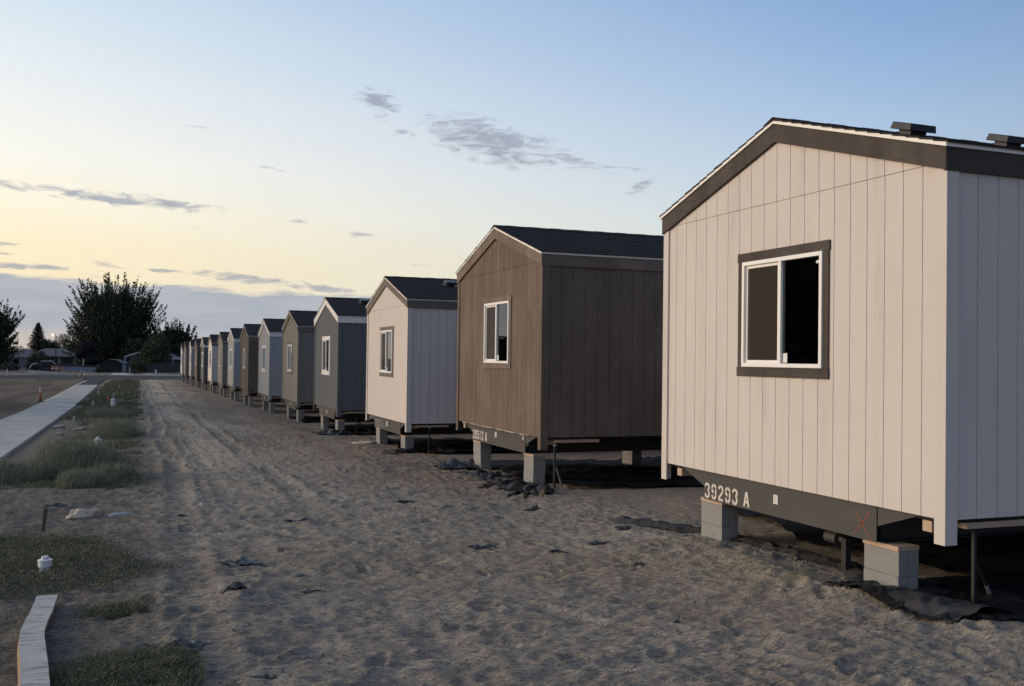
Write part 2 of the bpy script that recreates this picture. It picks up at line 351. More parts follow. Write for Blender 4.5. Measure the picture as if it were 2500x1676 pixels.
def ground_h(X, Y, fineok=None):
    X = np.asarray(X, float); Y = np.asarray(Y, float)
    z = np.asarray(G(Y), float).copy()
    lot = np.clip((X+8.3)/.8, 0, 1)*np.clip((118-Y)/3, 0, 1)*np.clip((X+900)/1, 0, 1)
    h = .040*fbm(X*.8, Y*.8, 1, 3)*2
    r = fbm(X*2.7+5, Y*3.4, 3, 4, .58)
    h = h+.016*r
    wx = X+.35*fbm(X*1.6, Y*1.6, 91, 3); wy = Y+.30*fbm(X*2.1+9, Y*2.1, 92, 3)
    rip = fbm(wx*3.2, wy*8.5, 14, 4, .62)
    h = h+.036*rip+.020*np.clip(rip*2.2, -.6, 1)**2*np.sign(rip)
    rd = 1-np.abs(fbm(X*5.5, Y*7.5, 9, 3, .6))*4.2
    h = h+.017*np.clip(rd, -1, 1)
    # footprints and scuffs
    near = (Y < 20)
    ct, cc = np.floor(X/.34).astype(np.int64), np.floor(Y/.34).astype(np.int64)
    dep = np.zeros_like(X)
    for di in (-1, 0, 1):
        for dj in (-1, 0, 1):
            i, j = ct+di, cc+dj
            px = (i+_h(i, j, 11))*.34; py = (j+_h(i, j, 12))*.34; an = _h(i, j, 13)*6.28; on = _h(i, j, 14) < .62
            dx, dy = X-px, Y-py; u = dx*np.cos(an)+dy*np.sin(an); v = -dx*np.sin(an)+dy*np.cos(an)
            L = .10+.09*_h(i, j, 15); W = .045+.035*_h(i, j, 16)
            q = np.sqrt((u/L)**2+(v/W)**2)
            d = np.where(q < 1, -(1-q**3), .45*np.exp(-((q-1.25)/.28)**2))
            dep = dep+np.where(on & (_h(i, j, 18) < .7), d*(.013+.030*_h(i, j, 17)**2), 0)
    h = h+dep*near*np.clip((X+6.6)/1.2, .25, 1)
    # wheel ruts along the row
    for cx, wd, dp in ((-5.02, .15, .042), (-3.45, .15, .038), (-4.35, .1, .012)):
        xc = cx+.10*np.sin(Y*.09)+.5*fbm(Y*.11, Y*0+cx, 5, 2)
        q = (X-xc)/wd
        lug = .35*np.sin(Y*42+np.abs(q)*3)*(np.abs(q) < 1)*(Y < 22)
        h = h+dp*(-np.exp(-q**4)*(1-.3*lug)+.5*np.exp(-((np.abs(q)-1.5)/.45)**2))*np.clip((Y-3)/6, .45, 1)*np.clip(.75+3*fbm(X*.9, Y*.5, 77, 2), 0, 1)
    # tracks crossing bottom right
    q = ((X+1.9)-(Y+2.3)*(-.55))/.09
    h = h+.02*(-np.exp(-q**4)+.5*np.exp(-((np.abs(q)-1.5)/.4)**2))*(Y < -.3)*(Y > -4)
    # ridge of pushed soil before the first home, mound before the second
    h = h+.055*np.exp(-((X-(-.15+.18*np.sin(Y*1.7)-.05*Y))/.32)**2)*np.exp(-((Y+.5)/2.1)**2)*(1+1.5*fbm(X*4, Y*4, 8, 3))
    h = h+.10*np.exp(-((X+1.5)/.9)**2-((Y-10.6)/.8)**2)*(1+1.2*fbm(X*3, Y*3, 4, 3))
    h = h+.05*np.exp(-((X+4.9)/.5)**2-((Y-.0)/.7)**2)
    fade = np.clip(1.3-Y/160, .25, 1)
    under = np.clip(1-(X-.3)/.8, .35, 1)
    z = z+h*lot*fade*under
    # beside the sidewalk the soil lies a little lower; the road bed lower still
    xr = -8.03-.0125*Y
    z = z-.05*np.clip((xr+.5-X)/.5, 0, 1)*(Y < 119)
    z = z-.16*np.clip((xr-.9-X)/.5, 0, 1)*(Y < 121)
    z = z-.05*np.clip((Y-117)/2, 0, 1)
    z = z-.55*np.clip((X-(-50))/(-10), 0, 1)*0
    return z
ZZ = ground_h(XX, YY)
Vg = np.stack([XX.ravel(), YY.ravel(), ZZ.ravel()], 1)
nx, ny = len(xs), len(ysl); I = np.arange(nx*ny).reshape(ny, nx)
Q = np.stack([I[:-1, :-1], I[:-1, 1:], I[1:, 1:], I[1:, :-1]], -1).reshape(-1, 4)
g = np_mesh('ground', Vg, 4, m_ground, smooth=True, quads=Q); tag(g, kind='structure')
def gh(x, y): return float(ground_h(np.array([x]), np.array([y]))[0])

def strip(name, xa, xb, ya, yb, dz, mat, ny=60, slope=-.0125, dz2=None):
    V = []; F = []; d0 = dz
    for i in range(ny+1):
        y = ya+(yb-ya)*i/ny
        if name == 'road': k = min(1, max(0, (y-100)/18)); dz = d0*(1-k)+(-1.96-float(G(119)))*k
        V += [(xa+slope*y, y, float(G(y))+dz), (xb+slope*y, y, float(G(y))+(dz if dz2 is None else dz2))]
    F = [(2*i, 2*i+1, 2*i+3, 2*i+2) for i in range(ny)]
    o = link_mesh(name, V, F, mat); tag(o, kind='structure'); return o
m_road = road_mat('graded_road', (.10, .076, .056), (.21, .160, .118), (.5, .035, 1))
m_asph = road_mat('asphalt', (.060, .059, .060), (.085, .083, .083), (.05, .4, 1))
m_conc = road_mat('new_concrete', (.46, .43, .385), (.60, .565, .51), (.8, .4, 1))
strip('road', -60, -10.2, -30, 119, -.15, m_road)
strip('gutter', -10.22, -9.82, -30, 119.5, -.13, m_conc, dz2=-.10)
# curb: a rolled concrete edge between the gutter and the sidewalk
mb = MB()
for i in range(100):
    y0 = -30+149.5*i/100; y1 = -30+149.5*(i+1)/100-.012
    for (a, za, b_, zb) in ((-9.82, -.10, -9.76, -.02), (-9.76, -.02, -9.655, .03)):
        mb.quad((a-.0125*y0, y0, float(G(y0))+za), (b_-.0125*y0, y0, float(G(y0))+zb), (b_-.0125*y1, y1, float(G(y1))+zb), (a-.0125*y1, y1, float(G(y1))+za))
    mb.quad((-9.655-.0125*y0, y0, float(G(y0))+.03), (-9.655-.0125*y0, y0, float(G(y0))-.2), (-9.655-.0125*y1, y1, float(G(y1))-.2), (-9.655-.0125*y1, y1, float(G(y1))+.03))
tag(mb.build('kerb', m_conc), kind='structure')
mb = MB(); y = -24.
while y < 90:
    y1 = min(y+3.8, 90.5); a = y+.014; b_ = y1-.014
    def sl(x, yy, dz): return (x-.0125*yy, yy, float(G(yy))+dz)
    t0, t1 = .035, -.12
    p = [sl(-9.64, a, t0), sl(-8.03, a, t0), sl(-8.03, b_, t0), sl(-9.64, b_, t0), sl(-9.64, a, t1), sl(-8.03, a, t1), sl(-8.03, b_, t1), sl(-9.64, b_, t1)]
    n0 = len(mb.v); mb.v += p; mb.f += [tuple(n0+i for i in q) for q in ((0, 1, 2, 3), (0, 4, 5, 1), (1, 5, 6, 2), (2, 6, 7, 3), (3, 7, 4, 0))]
    y = y1
bevel(tag(mb.build('sidewalk', m_conc), kind='structure'), .008)
# cross street at the end of the lot with its far kerb and sidewalk
def flat(name, x0, x1, y0, y1, z, mat, h=0):
    mb = MB()
    if h: mb.box(x0, x1, y0, y1, z-h, z)
    else: mb.quad((x0, y0, z), (x1, y0, z), (x1, y1, z), (x0, y1, z))
    return tag(mb.build(name, mat), kind='structure')
flat('street', -200, 160, 118.7, 139.2, -1.955, m_asph)
flat('street_kerb', -34, 120, 139.2, 139.5, -1.86, m_conc, .2)
flat('far_sidewalk', -34, 120, 139.52, 141.1, -1.87, m_conc, .2)
mb = MB(); mb.prism([(-9.5, 141.12), (-6.2, 141.12), (-7.6, 157), (-9.3, 157)], 'z', -1.98, -1.90); tag(mb.build('driveway', m_conc), kind='structure')
flat('street_patch', -11.0, -9.25, 90.8, 118.8, -1.80, m_asph)
for o in (bpy.data.objects['street_patch'],):
    for v in o.data.vertices: v.co.z = float(G(v.co.y))+.0; v.co.x -= 0.0

# ------------------------------------------------------------------ the manufactured home
GR = .2032; HW = 2.068; LEN = 17.0; HJ = 2.667; PK = 3.42; SLP = .30
WY0, WY1, WZ0, WZ1 = -.69, .518, 1.105, 2.135       # window opening
def top_z(y): return PK-.10-SLP*abs(y)
def board_panels(mb, cuts, z0, topf, hole, place, th=.012, gap=.0035):
    """grooved siding: boards between cuts; place(a,b,z) lays board box"""
    for a, b in zip(cuts[:-1], cuts[1:]):
        a2, b2 = a+gap, b-gap
        segs = [(a2, b2, z0, None)]
        if hole:
            h0, h1, hz0, hz1 = hole; segs = []
            if b2 <= h0 or a2 >= h1: segs = [(a2, b2, z0, None)]
            else:
                if a2 < h0: segs.append((a2, h0, z0, None))
                if b2 > h1: segs.append((h1, b2, z0, None))
                m0, m1 = max(a2, h0), min(b2, h1)
                segs += [(m0, m1, z0, hz0), (m0, m1, hz1, None)]
        for (s0, s1, q0, q1) in segs:
            if q1 is None and s0 < 0 < s1 and topf(0) > topf(s0)+1e-6 and topf(0) > topf(s1)+1e-6: poly = [(s0, q0), (s1, q0), (s1, topf(s1)), (0, topf(0)), (s0, topf(s0))]
            else: poly = [(s0, q0), (s1, q0), (s1, topf(s1) if q1 is None else q1), (s0, topf(s0) if q1 is None else q1)]
            place(poly)
def make_home():
    P = {}
    root = empty('mobile_home')
    def part(mb, name, parent=root, bev=0, smooth=False):
        o = mb.build(name, m_black, parent, smooth=smooth); o.material_slots[0].link = 'OBJECT'
        if bev: bevel(o, bev)
        return o
    cuts = [-HW]+[k*GR for k in range(-10, 11)]+[HW]
    mb = MB()
    board_panels(mb, cuts, 0., lambda y: HJ, (WY0, WY1, WZ0, WZ1), lambda p: mb.prism(p, 'x', 0., .011))
    cu2 = [-HW+.02]+[k*GR for k in range(-9, 10)]+[HW-.02]
    board_panels(mb, cu2, HJ+.003, lambda y: max(top_z(y), HJ+.004), None, lambda p: mb.prism(p, 'x', -.006, .011))
    # sheathing behind the grooves, in strips around the window opening
    mb.box(.0111, .05, -HW, WY0, .002, HJ); mb.box(.0111, .05, WY1, HW, .002, HJ); mb.box(.0111, .05, WY0, WY1, .002, WZ0); mb.box(.0111, .05, WY0, WY1, WZ1, HJ)
    mb.prism([(-HW, HJ), (HW, HJ), (HW, HJ+.02), (0, PK-.12), (-HW, HJ+.02)], 'x', .0112, .05)
    part(mb, 'end_wall')
    for s in (-1, 1):
        mb = MB(); n = int(LEN/GR)
        sc_ = [.10+k*GR for k in range(0, n)]+[LEN-.1]
        sc_[0] = .105
        board_panels(mb, [.06]+sc_[1:], 0., lambda x: 2.66, None, lambda p: mb.prism(p, 'y', s*HW, s*(HW-.011)))
        mb.box(.05, LEN-.05, s*(HW-.0111), s*(HW-.05), .002, 2.66)
        part(mb, 'side_wall')
    mb = MB(); mb.prism([(-HW+.012, 0), (HW-.012, 0), (HW-.012, 2.66), (0, PK-.12), (-HW+.012, 2.66)], 'x', LEN-.04, LEN); part(mb, 'rear_wall')
    for s in (-1, 1):
        mb = MB()
        mb.prism([(s*(HW+.02), -.185), (s*(HW+.02), 2.62), (s*(HW-.088), 2.62), (s*(HW-.088), -.185)], 'x', -.020, -.0012)
        mb.prism([(-.0008, -.185), (-.0008, 2.62), (.098, 2.62), (.098, -.185)], 'y', s*(HW+.020), s*(HW+.0012))
        o = part(mb, 'corner_board', bev=.002)
    for s in (-1, 1):       # rake fascia
        e = HW+.028; mb = MB()
        mb.prism([(0, PK-.195), (0, PK-.012), (s*e, PK-.012-SLP*e), (s*e, PK-.195-SLP*e)], 'x', -.040, -.0065); part(mb, 'rake_board', bev=.002)
        mb = MB(); z1 = PK-.012-SLP*e
        mb.prism([(s*(HW+.002), z1-.185), (s*(HW+.002), z1-.004), (s*(HW+.030), z1-.004), (s*(HW+.030), z1-.185)], 'x', -.037, LEN+.03); part(mb, 'eave_board', bev=.002)
    mb = MB()
    for s in (-1, 1):
        e = HW+.045; zt = PK+.012
        mb.prism([(0, zt-.032), (0, zt+.004), (s*e, zt+.004-SLP*e), (s*e, zt-.032-SLP*e)], 'x', -.056, -.041)
        mb.prism([(s*(e-.012), zt-.030-SLP*e), (s*(e-.012), zt+.002-SLP*e), (s*(e+.001), zt+.002-SLP*e), (s*(e+.001), zt-.030-SLP*e)], 'x', -.0409, LEN+.04)
    part(mb, 'drip_edge')
    # shingled roof: overlapping courses, the edges a little ragged
    rr = random.Random(3); mb = MB()
    for s in (-1, 1):
        e = HW+.062; zt = PK+.017; nC = 15; step = e/nC
        for k in range(nC):
            ya, yb = k*step, (k+1)*step+.0
            x0 = -.062+rr.uniform(-.004, .006)
            za = zt-SLP*ya; zb = zt-SLP*yb
            mb.prism([(s*ya, za-.012), (s*ya, za+.004), (s*yb, zb+.013), (s*yb, zb-.004)], 'x', x0, LEN+.05)
    for k in range(int(LEN/.21)):
        x0 = -.062+k*.21; mb.prism([(-.13, PK-.015), (0, PK+.03), (.13, PK-.015), (.13, PK-.004), (0, PK+.042+.004*(k % 2)), (-.13, PK-.004)], 'x', x0, min(x0+.205, LEN))
    part(mb, 'roof')
    mb = MB(); mb.prism([(-HW, 2.62), (HW, 2.62), (HW, 2.70), (0, PK-.03), (-HW, 2.70)], 'x', .052, LEN-.05); part(mb, 'attic')
    # chassis
    mb = MB(); mb.box(.06, LEN-.06, -HW+.055, HW-.055, -.035, -.002)
    mb.box(.30, LEN-.4, -1.20, 1.20, -.16, -.036); part(mb, 'belly')
    mb = MB()
    for s in (-1, 1):
        mb.box(.13, LEN-.3, s*1.25-.004, s*1.25+.004, -.30, -.036)
        mb.box(.131, LEN-.301, s*1.25-.05, s*1.25+.05, -.308, -.300)
        for xk in np.arange(2.4, LEN-1, 2.4):
            mb.prism([(s*1.255, -.037), (s*1.99, -.037), (s*1.255, -.19)], 'x', xk, xk+.008)
    part(mb, 'chassis_rail')
    mb = MB(); mb.box(.05, .058, -1.295, 1.305, -.305, -.012); mb.box(.058, .125, -1.29, 1.30, -.305, -.297); mb.box(.058, .125, -1.2, 1.2, -.022, -.014)
    beam = part(mb, 'front_beam', bev=.0015)
    for s in (-1, 1):
        mb = MB(); mb.prism([(s*1.307, -.014), (s*1.76, -.014), (s*1.307, -.168)], 'x', .052, .060); mb.box(.052, .11, s*1.307, s*1.76, -.0135, -.0075); part(mb, 'outrigger')
    for (x0, x1, y0, y1) in ((.27, 1.0, -HW+.06, -HW+.25), (3.1, 3.9, -HW+.06, -HW+.25)):
        mb = MB(); mb.box(x0, x1, y0, y1, -.088, -.040); part(mb, 'floor_board', bev=.003)
    for s in (-1, 1):
        mb = MB(); mb.box(.062, .30, s*1.78, s*1.875, -.125, -.040); part(mb, 'joist_end', bev=.003)
    # window
    win = empty('window'); win.parent = root
    yc, ws = (WY0+WY1)/2, .032
    mb = MB(); fo = .030; fr = .038
    # outer frame, mitred look: head, sill, jambs, each proud of the siding
    xo, xi = -.034, .045
    mb.box(xo, xi, WY0+.0005, WY0+fr, WZ0, WZ1); mb.box(xo, xi, WY1-fr, WY1-.0005, WZ0, WZ1)
    mb.box(xo-.001, xi, WY0+fr, WY1-fr, WZ1-fr, WZ1-.0005); mb.box(xo-.001, xi, WY0+fr, WY1-fr, WZ0+.0005, WZ0+fr)
    fm = part(mb, 'frame', win, bev=.003)
    mb = MB(); ym = -.085
    mb.box(-.030, .030, ym-.018, ym+.028, WZ0+fr, WZ1-fr); part(mb, 'mullion', win, bev=.003)
    mb = MB()    # sliding sash behind the screen (far half)
    a0, a1 = ym+.028, WY1-fr; z0, z1 = WZ0+fr, WZ1-fr; q = .030
    mb.box(-.006, .012, a1-q, a1, z0, z1); mb.box(-.006, .012, a0, a1-q, z0, z0+q); mb.box(-.006, .012, a0, a1-q, z1-q, z1)
    part(mb, 'sash', win, bev=.002)
    mb = MB(); mb.quad((.004, a0, z0+q), (.004, a0, z1-q), (.004, a1-q, z1-q), (.004, a1-q, z0+q))
    part(mb, 'glass', win)
    mb = MB(); b0, b1 = WY0+fr, ym-.018; mb.quad((-.004, b0, z0), (-.004, b0, z1), (-.004, b1, z1), (-.004, b1, z0)); part(mb, 'glass', win)
    mb = MB(); mb.quad((-.010, a0, z0+q), (-.010, a0, z1-q), (-.010, a1-q, z1-q), (-.010, a1-q, z0+q)); part(mb, 'insect_screen', win)
    mb = MB(); o_ = .090
    mb.box(-.019, -.0065+.006, WY0-.08, WY1+.095, WZ1+.001, WZ1+o_)
    mb.box(-.017, -.0005, WY0-.070, WY0-.001, WZ0-.0015, WZ1)
    mb.box(-.017, -.0005, WY1+.001, WY1+.085, WZ0-.0015, WZ1)
    mb.box(-.019, -.0005, WY0-.075, WY1+.10, WZ0-.092, WZ0-.002)
    part(mb, 'trim', win, bev=.002)
    mb = MB(); mb.quad((-.0055, -.115, 1.15), (-.0055, -.115, 1.235), (-.0055, -.178, 1.24), (-.0055, -.178, 1.152)); part(mb, 'paper_sticker', win)
    mb = MB(); mb.quad((-.0055, -.58, 2.035), (-.0055, -.58, 2.06), (-.0055, -.65, 2.06), (-.0055, -.65, 2.035)); part(mb, 'paper_sticker', win)
    # room behind the window, open towards it
    mb = MB(); x0, x1, yy, zz0, zz1 = .055, 4.2, HW-.07, .02, 2.5
    mb.quad((x0, -yy, zz0), (x1, -yy, zz0), (x1, yy, zz0), (x0, yy, zz0)); mb.quad((x0, -yy, zz1), (x0, yy, zz1), (x1, yy, zz1), (x1, -yy, zz1))
    mb.quad((x0, -yy, zz0), (x0, -yy, zz1), (x1, -yy, zz1), (x1, -yy, zz0)); mb.quad((x0, yy, zz0), (x1, yy, zz0), (x1, yy, zz1), (x0, yy, zz1)); mb.quad((x1, -yy, zz0), (x1, -yy, zz1), (x1, yy, zz1), (x1, yy, zz0))
    part(mb, 'room', root)
    return root
def make_vent(parent, x, yv):
    """low hooded roof vent sitting on the near slope"""
    mb = MB(); a = math.atan(SLP); L = .30; Wd = .25
    def tr(px, py, pz): return (x+px, yv+py*cos(a)-pz*sin(a), PK+.022-SLP*abs(yv)+py*sin(a)+pz*cos(a))
    def hexa(x0, x1, y0, y1, z0, z1, ins):
        b = len(mb.v); mb.v.extend([tr(*p) for p in ((x0, y0, z0), (x1, y0, z0), (x1, y1, z0), (x0, y1, z0), (x0+ins, y0+ins, z1), (x1-ins, y0+ins, z1), (x1-ins, y1-ins, z1), (x0+ins, y1-ins, z1))])
        mb.f.extend([tuple(b+i for i in q) for q in ((0, 3, 2, 1), (4, 5, 6, 7), (0, 1, 5, 4), (1, 2, 6, 5), (2, 3, 7, 6), (3, 0, 4, 7))])
    hexa(.06, L-.06, -Wd/2+.05, Wd/2-.05, -.01, .045, .0); hexa(0, L, -Wd/2, Wd/2, .042, .105, .010)
    hexa(-.03, L+.03, -Wd/2-.03, Wd/2+.03, -.004, .008, 0)
    return bevel(mb.build('roof_vent', m_vent, parent), .010, 3)

def kids(o): return [c for c in bpy.data.objects if c.parent == o]
def copy_tree(o, parent=None):
    c = o.copy(); COL.objects.link(c); c.parent = parent
    for k in TREE.get(o.name, []): copy_tree(k, c)
    return c
proto = make_home()
TREE = {}
for ob in bpy.data.objects:
    if ob.parent: TREE.setdefault(ob.parent.name, []).append(ob)

HY = [0, 7.931, 15.569, 23.062, 30.448, 37.852, 45.391, 52.917, 60.434, 68.242, 75.99, 83.751, 91.527, 99.398, 107.058]
HZ = [0, -.029, -.333, -.444, -.552, -.618, -.648, -.683, -.756, -.788, -.868, -.878, -.914, -.971, -1.012]
HX = [0, .073, .014, -.11, -.174, -.287, -.412, -.472, -.529, -.672, -.776, -.887, -1.004, -1.17, -1.223]
HP = [('beige', 'brown'), ('brown', 'tan brown'), ('beige', 'taupe'), ('dark grey', 'white'), ('taupe', 'taupe'), ('light grey', 'white'), ('brown', 'tan brown'), ('light grey', 'white'), ('taupe', 'taupe'),
      ('beige', 'taupe'), ('dark grey', 'white'), ('brown', 'tan brown'), ('light grey', 'white'), ('taupe', 'taupe'), ('beige', 'taupe')]
ORD = ['nearest', 'second', 'third', 'fourth', 'fifth', 'sixth', 'seventh', 'eighth', 'ninth', 'tenth', 'eleventh', 'twelfth', 'thirteenth', 'fourteenth', 'last']
HL = ['nearest home, beige with dark brown trim, stencilled 39293 A on its beam', 'dark brown home with matching trim, stencilled 39513 A, second from the camera',
      'beige home with taupe trim, third in the row, just beyond the near brown one', 'dark grey home with white trim and white window surround, fourth in the row',
      'taupe home with dark eaves, fifth in the row, between dark grey and light grey homes', 'light grey home with white trim, sixth in the row, before the far brown one',
      'small-looking brown home seventh in the row, between two light grey homes', 'light grey home with white trim, eighth in the row, beyond the seventh brown home',
      'taupe home with dark eaves, ninth in the row, left of the eighth light grey home', 'beige home tenth in the row, palest wall in the far half',
      'dark grey home with white trim, eleventh in the row, far away', 'brown home twelfth in the row, fourth from the far end', 'light grey home with white trim, third from the far end of the row',
      'taupe home next to last at the far end of the row', 'beige home at the very far end of the row']
HN = ['nearest beige home', 'near brown home with 39513 A', 'third home, beige', 'fourth home, dark grey with white trim', 'fifth home, taupe', 'sixth home, light grey', 'seventh home, brown', 'eighth home, light grey', 'ninth home, taupe', 'tenth home, beige',
      'eleventh home, dark grey', 'twelfth home, brown', 'thirteenth home, light grey', 'fourteenth home, taupe', 'last home at the far end']
def paint_home(o, pal, tr):
    T = M_trim[tr]; Sd = M_sid[pal]
    role = {'end_wall': Sd, 'side_wall': Sd, 'rear_wall': Sd, 'corner_board': Sd, 'rake_board': T['Y'], 'eave_board': T['X'], 'drip_edge': m_drip, 'roof': m_roof, 'attic': m_belly, 'belly': m_belly, 'chassis_rail': m_black,
            'front_beam': m_beam, 'outrigger': m_beam, 'floor_board': m_wood, 'joist_end': m_wood, 'frame': m_vinyl, 'mullion': m_vinyl, 'sash': m_vinyl, 'glass': m_glass, 'insect_screen': m_screen, 'trim': T['Y'], 'paper_sticker': m_paper, 'room': m_inner}
    def rec(q):
        for c in q.children:
            k = c.name.split('.')[0]
            if c.type == 'MESH' and k in role: c.material_slots[0].link = 'OBJECT'; c.material_slots[0].material = role[k]
            rec(c)
    rec(o)
homes = []
for i in range(15):
    o = proto if i == 0 else copy_tree(proto)
    o.location = (HX[i], HY[i], HZ[i]); homes.append(o)
    tag(o, HL[i], 'mobile home', 'mobile homes standing in a row on block piers')
bpy.context.view_layer.update()
for i, o in enumerate(homes):
    paint_home(o, *HP[i])
    for (vx, vy) in {0: ((.62, -.89), (1.74, -.89)), 2: ((1.25, -.68),), 3: ((.95, -.5),), 4: ((1.0, -.55),)}.get(i, ()): make_vent(o, vx, vy)

# stencilled numbers, stickers and crayon marks on the front beams
def arc(cx, cy_, rx, ry, a0, a1, n=10): return [(cx+rx*cos(R(a0+(a1-a0)*k/n)), cy_+ry*sin(R(a0+(a1-a0)*k/n))) for k in range(n+1)]
# strokes in a 1 x 1.8 cell, broken where a stencil has its bridges
GL = {'3': [arc(.5, 1.33, .36, .36, 172, 97), arc(.5, 1.33, .36, .36, 83, -38), [(.80, 1.04), (.62, .92), (.82, .80)][0:2], arc(.5, .50, .36, .42, 45, -82), arc(.5, .50, .36, .42, -98, -175)],
      '9': [arc(.5, 1.28, .36, .42, 95+5, 175), arc(.5, 1.28, .36, .42, 80, 8), arc(.5, 1.28, .36, .42, 190, 262), [(.86, 1.18), (.86, .62)], arc(.5, .55, .36, .45, -2, -82), arc(.5, .55, .36, .45, -98, -170)],
      '2': [arc(.5, 1.33, .36, .38, 172, 98), arc(.5, 1.33, .36, .38, 82, -35), [(.78, 1.02), (.20, .36), (.16, .18)], [(.18, .14), (.52, .14)], [(.60, .14), (.88, .14)]],
      '5': [[(.18, 1.68), (.50, 1.68)], [(.58, 1.68), (.84, 1.68)], [(.18, 1.62), (.18, 1.02)], arc(.46, .62, .40, .48, 120, 5), arc(.46, .62, .40, .48, -5, -85), arc(.46, .62, .40, .48, -98, -160)],
      '1': [[(.5, 1.74), (.5, .98)], [(.5, .88), (.5, .1)]], '6': [arc(.5, .55, .36, .42, 0, 360, 20), [(.14, .62), (.14, 1.2)], arc(.5, 1.25, .36, .45, 178, 30)],
      'A': [[(.10, .1), (.46, 1.72)], [(.90, .1), (.55, 1.72)], [(.28, .6), (.46, .6)], [(.53, .6), (.74, .6)]]}
def stencil(parent, mat, text, ytop, z0, hgt, wid, pitch, Apos=None, bold=.105, ext=.15):
    mb = MB()
    for k, ch in enumerate(text):
        if ch == ' ': continue
        y0 = ytop-k*pitch
        if ch == 'A' and Apos: y0 = Apos
        for st in GL[ch]:
            P2 = [(y0-u*wid, z0+v/1.8*hgt) for u, v in st]
            wv_ = wid*(bold/.4)*.5
            for (p, q) in zip(P2[:-1], P2[1:]):
                dx, dz = q[0]-p[0], q[1]-p[1]; L = math.hypot(dx, dz) or 1; nx_, nz_ = -dz/L*wv_, dx/L*wv_; ex, ez = dx/L*wv_*ext, dz/L*wv_*ext
                mb.quad((.0485, p[0]+nx_-ex, p[1]+nz_-ez), (.0485, q[0]+nx_+ex, q[1]+nz_+ez), (.0485, q[0]-nx_+ex, q[1]-nz_+ez), (.0485, p[0]-nx_-ex, p[1]-nz_-ez))
    # nudge every face a hair apart so overlapping strokes never share a plane
    for i_, f in enumerate(mb.f):
        for v in f: p = mb.v[v]; mb.v[v] = (p[0]-.00002*(i_ % 40), p[1], p[2])
    return mb.build('stencilled_number', mat, parent)
def beam_of(h): return [c for c in h.children if c.name.startswith('front_beam')][0]
def cross_mark(parent, y0, y1, z0, z1, ww=.010):
    rr = random.Random(5); mb = MB()
    for (a, b_) in (((y0, z1), (y1, z0)), ((y1+.02, z1+.01), (y0+.03, z0+.01))):
        n = 9
        for k in range(n):
            p = [a[j]+(b_[j]-a[j])*k/n for j in (0, 1)]; q = [a[j]+(b_[j]-a[j])*(k+1)/n for j in (0, 1)]; w_ = ww*rr.uniform(.5, 1.2)
            mb.quad((.0483, p[0]-w_, p[1]), (.0483, p[0]+w_, p[1]), (.0483, q[0]+w_, q[1]), (.0483, q[0]-w_, q[1]))
    mb.build('crayon_cross', m_red, parent)
def sticker(parent, y0, z0, w_=.065, h_=.085):
    mb = MB(); mb.box(.0478, .0498, y0-w_, y0, z0, z0+h_); o = mb.build('paper_sticker', m_paper, parent)
    mb = MB()
    for k in range(5): mb.quad((.0472, y0-.010, z0+.014+.013*k), (.0472, y0-w_+.010+(.012 if k % 2 else 0), z0+.014+.013*k), (.0472, y0-w_+.010+(.012 if k % 2 else 0), z0+.018+.013*k), (.0472, y0-.010, z0+.018+.013*k))
    mb.build('printed_line', m_black, parent)
b0 = beam_of(homes[0]); stencil(b0, m_stencil, '39293A', 1.285, -.288, .158, .098, .128, Apos=.575); sticker(b0, .085, -.185); cross_mark(b0, -1.045, -1.235, -.30, -.085)
b1 = beam_of(homes[1]); stencil(b1, m_stencil, '39513A', 1.27, -.275, .165, .088, .118, Apos=.60, bold=.12, ext=.45); sticker(b1, .10, -.16, .075); cross_mark(b1, -1.02, -1.20, -.29, -.06, .006); sticker(b1, -1.19, -.10, .035, .06)
b2 = beam_of(homes[2]); stencil(b2, m_stencil2, '39352A', 1.27, -.28, .20, .10, .125, Apos=.55); sticker(b2, .06, -.20, .10, .12); cross_mark(b2, -.55, -.80, -.27, -.03, .010)
m_wrap = plain('torn_paper_wrap', (.36, .32, .28), .9, .25, 20)
mb = MB(); rr = random.Random(8); y = 1.75; z0_ = -.005
while y > -1.5:
    d = rr.uniform(.06, .16); z1_ = -rr.uniform(.001, .022); mb.quad((.004, y, .0), (.004, y-d, .0), (-.004, y-d, z1_), (-.004, y, z0_)); z0_ = z1_; y -= d
mb.build('torn_house_wrap', m_wrap, homes[1])
for k in (3, 4, 5): b_ = beam_of(homes[k]); sticker(b_, -.0, -.20, .09, .12)
stencil(beam_of(homes[3]), m_stencil2, '39', 1.2, -.28, .2, .10, .14)

# ------------------------------------------------------------------ block piers
def block_pier(x, y, ztop, label, group, single=False, wy=.40, wx=.205, seam=True):
    zb = gh(x+.1, y)-.06
    t = empty('block_pier', (x, y, zb)); tag(t, label, 'block pier', group)
    n = max(1, round((ztop-.045-zb)/.2)); hh = (ztop-.045-zb)/n
    rr = random.Random(int(x*100+y*37))
    for k in range(n):
        mb = MB(); jx, jy = rr.uniform(-.004, .004), rr.uniform(-.004, .004)
        if seam: mb.box(jx, jx+wx/2-.002, -wy/2+jy, wy/2+jy, k*hh+.001, (k+1)*hh-.001); mb.box(jx+wx/2+.002, jx+wx, -wy/2+jy, wy/2+jy, k*hh+.001, (k+1)*hh-.001)
        else: mb.box(jx, jx+wx, -wy/2+jy, wy/2+jy, k*hh+.001, (k+1)*hh-.001)
        bevel(mb.build('concrete_block', m_block, t), .004)
    mb = MB(); mb.box(-.008, wx+.004, -wy/2-.006, wy/2+.004, n*hh+.001, n*hh+.040); bevel(mb.build('wood_cap', m_wood, t), .003)
    return t
PG = 'concrete block piers under the homes'
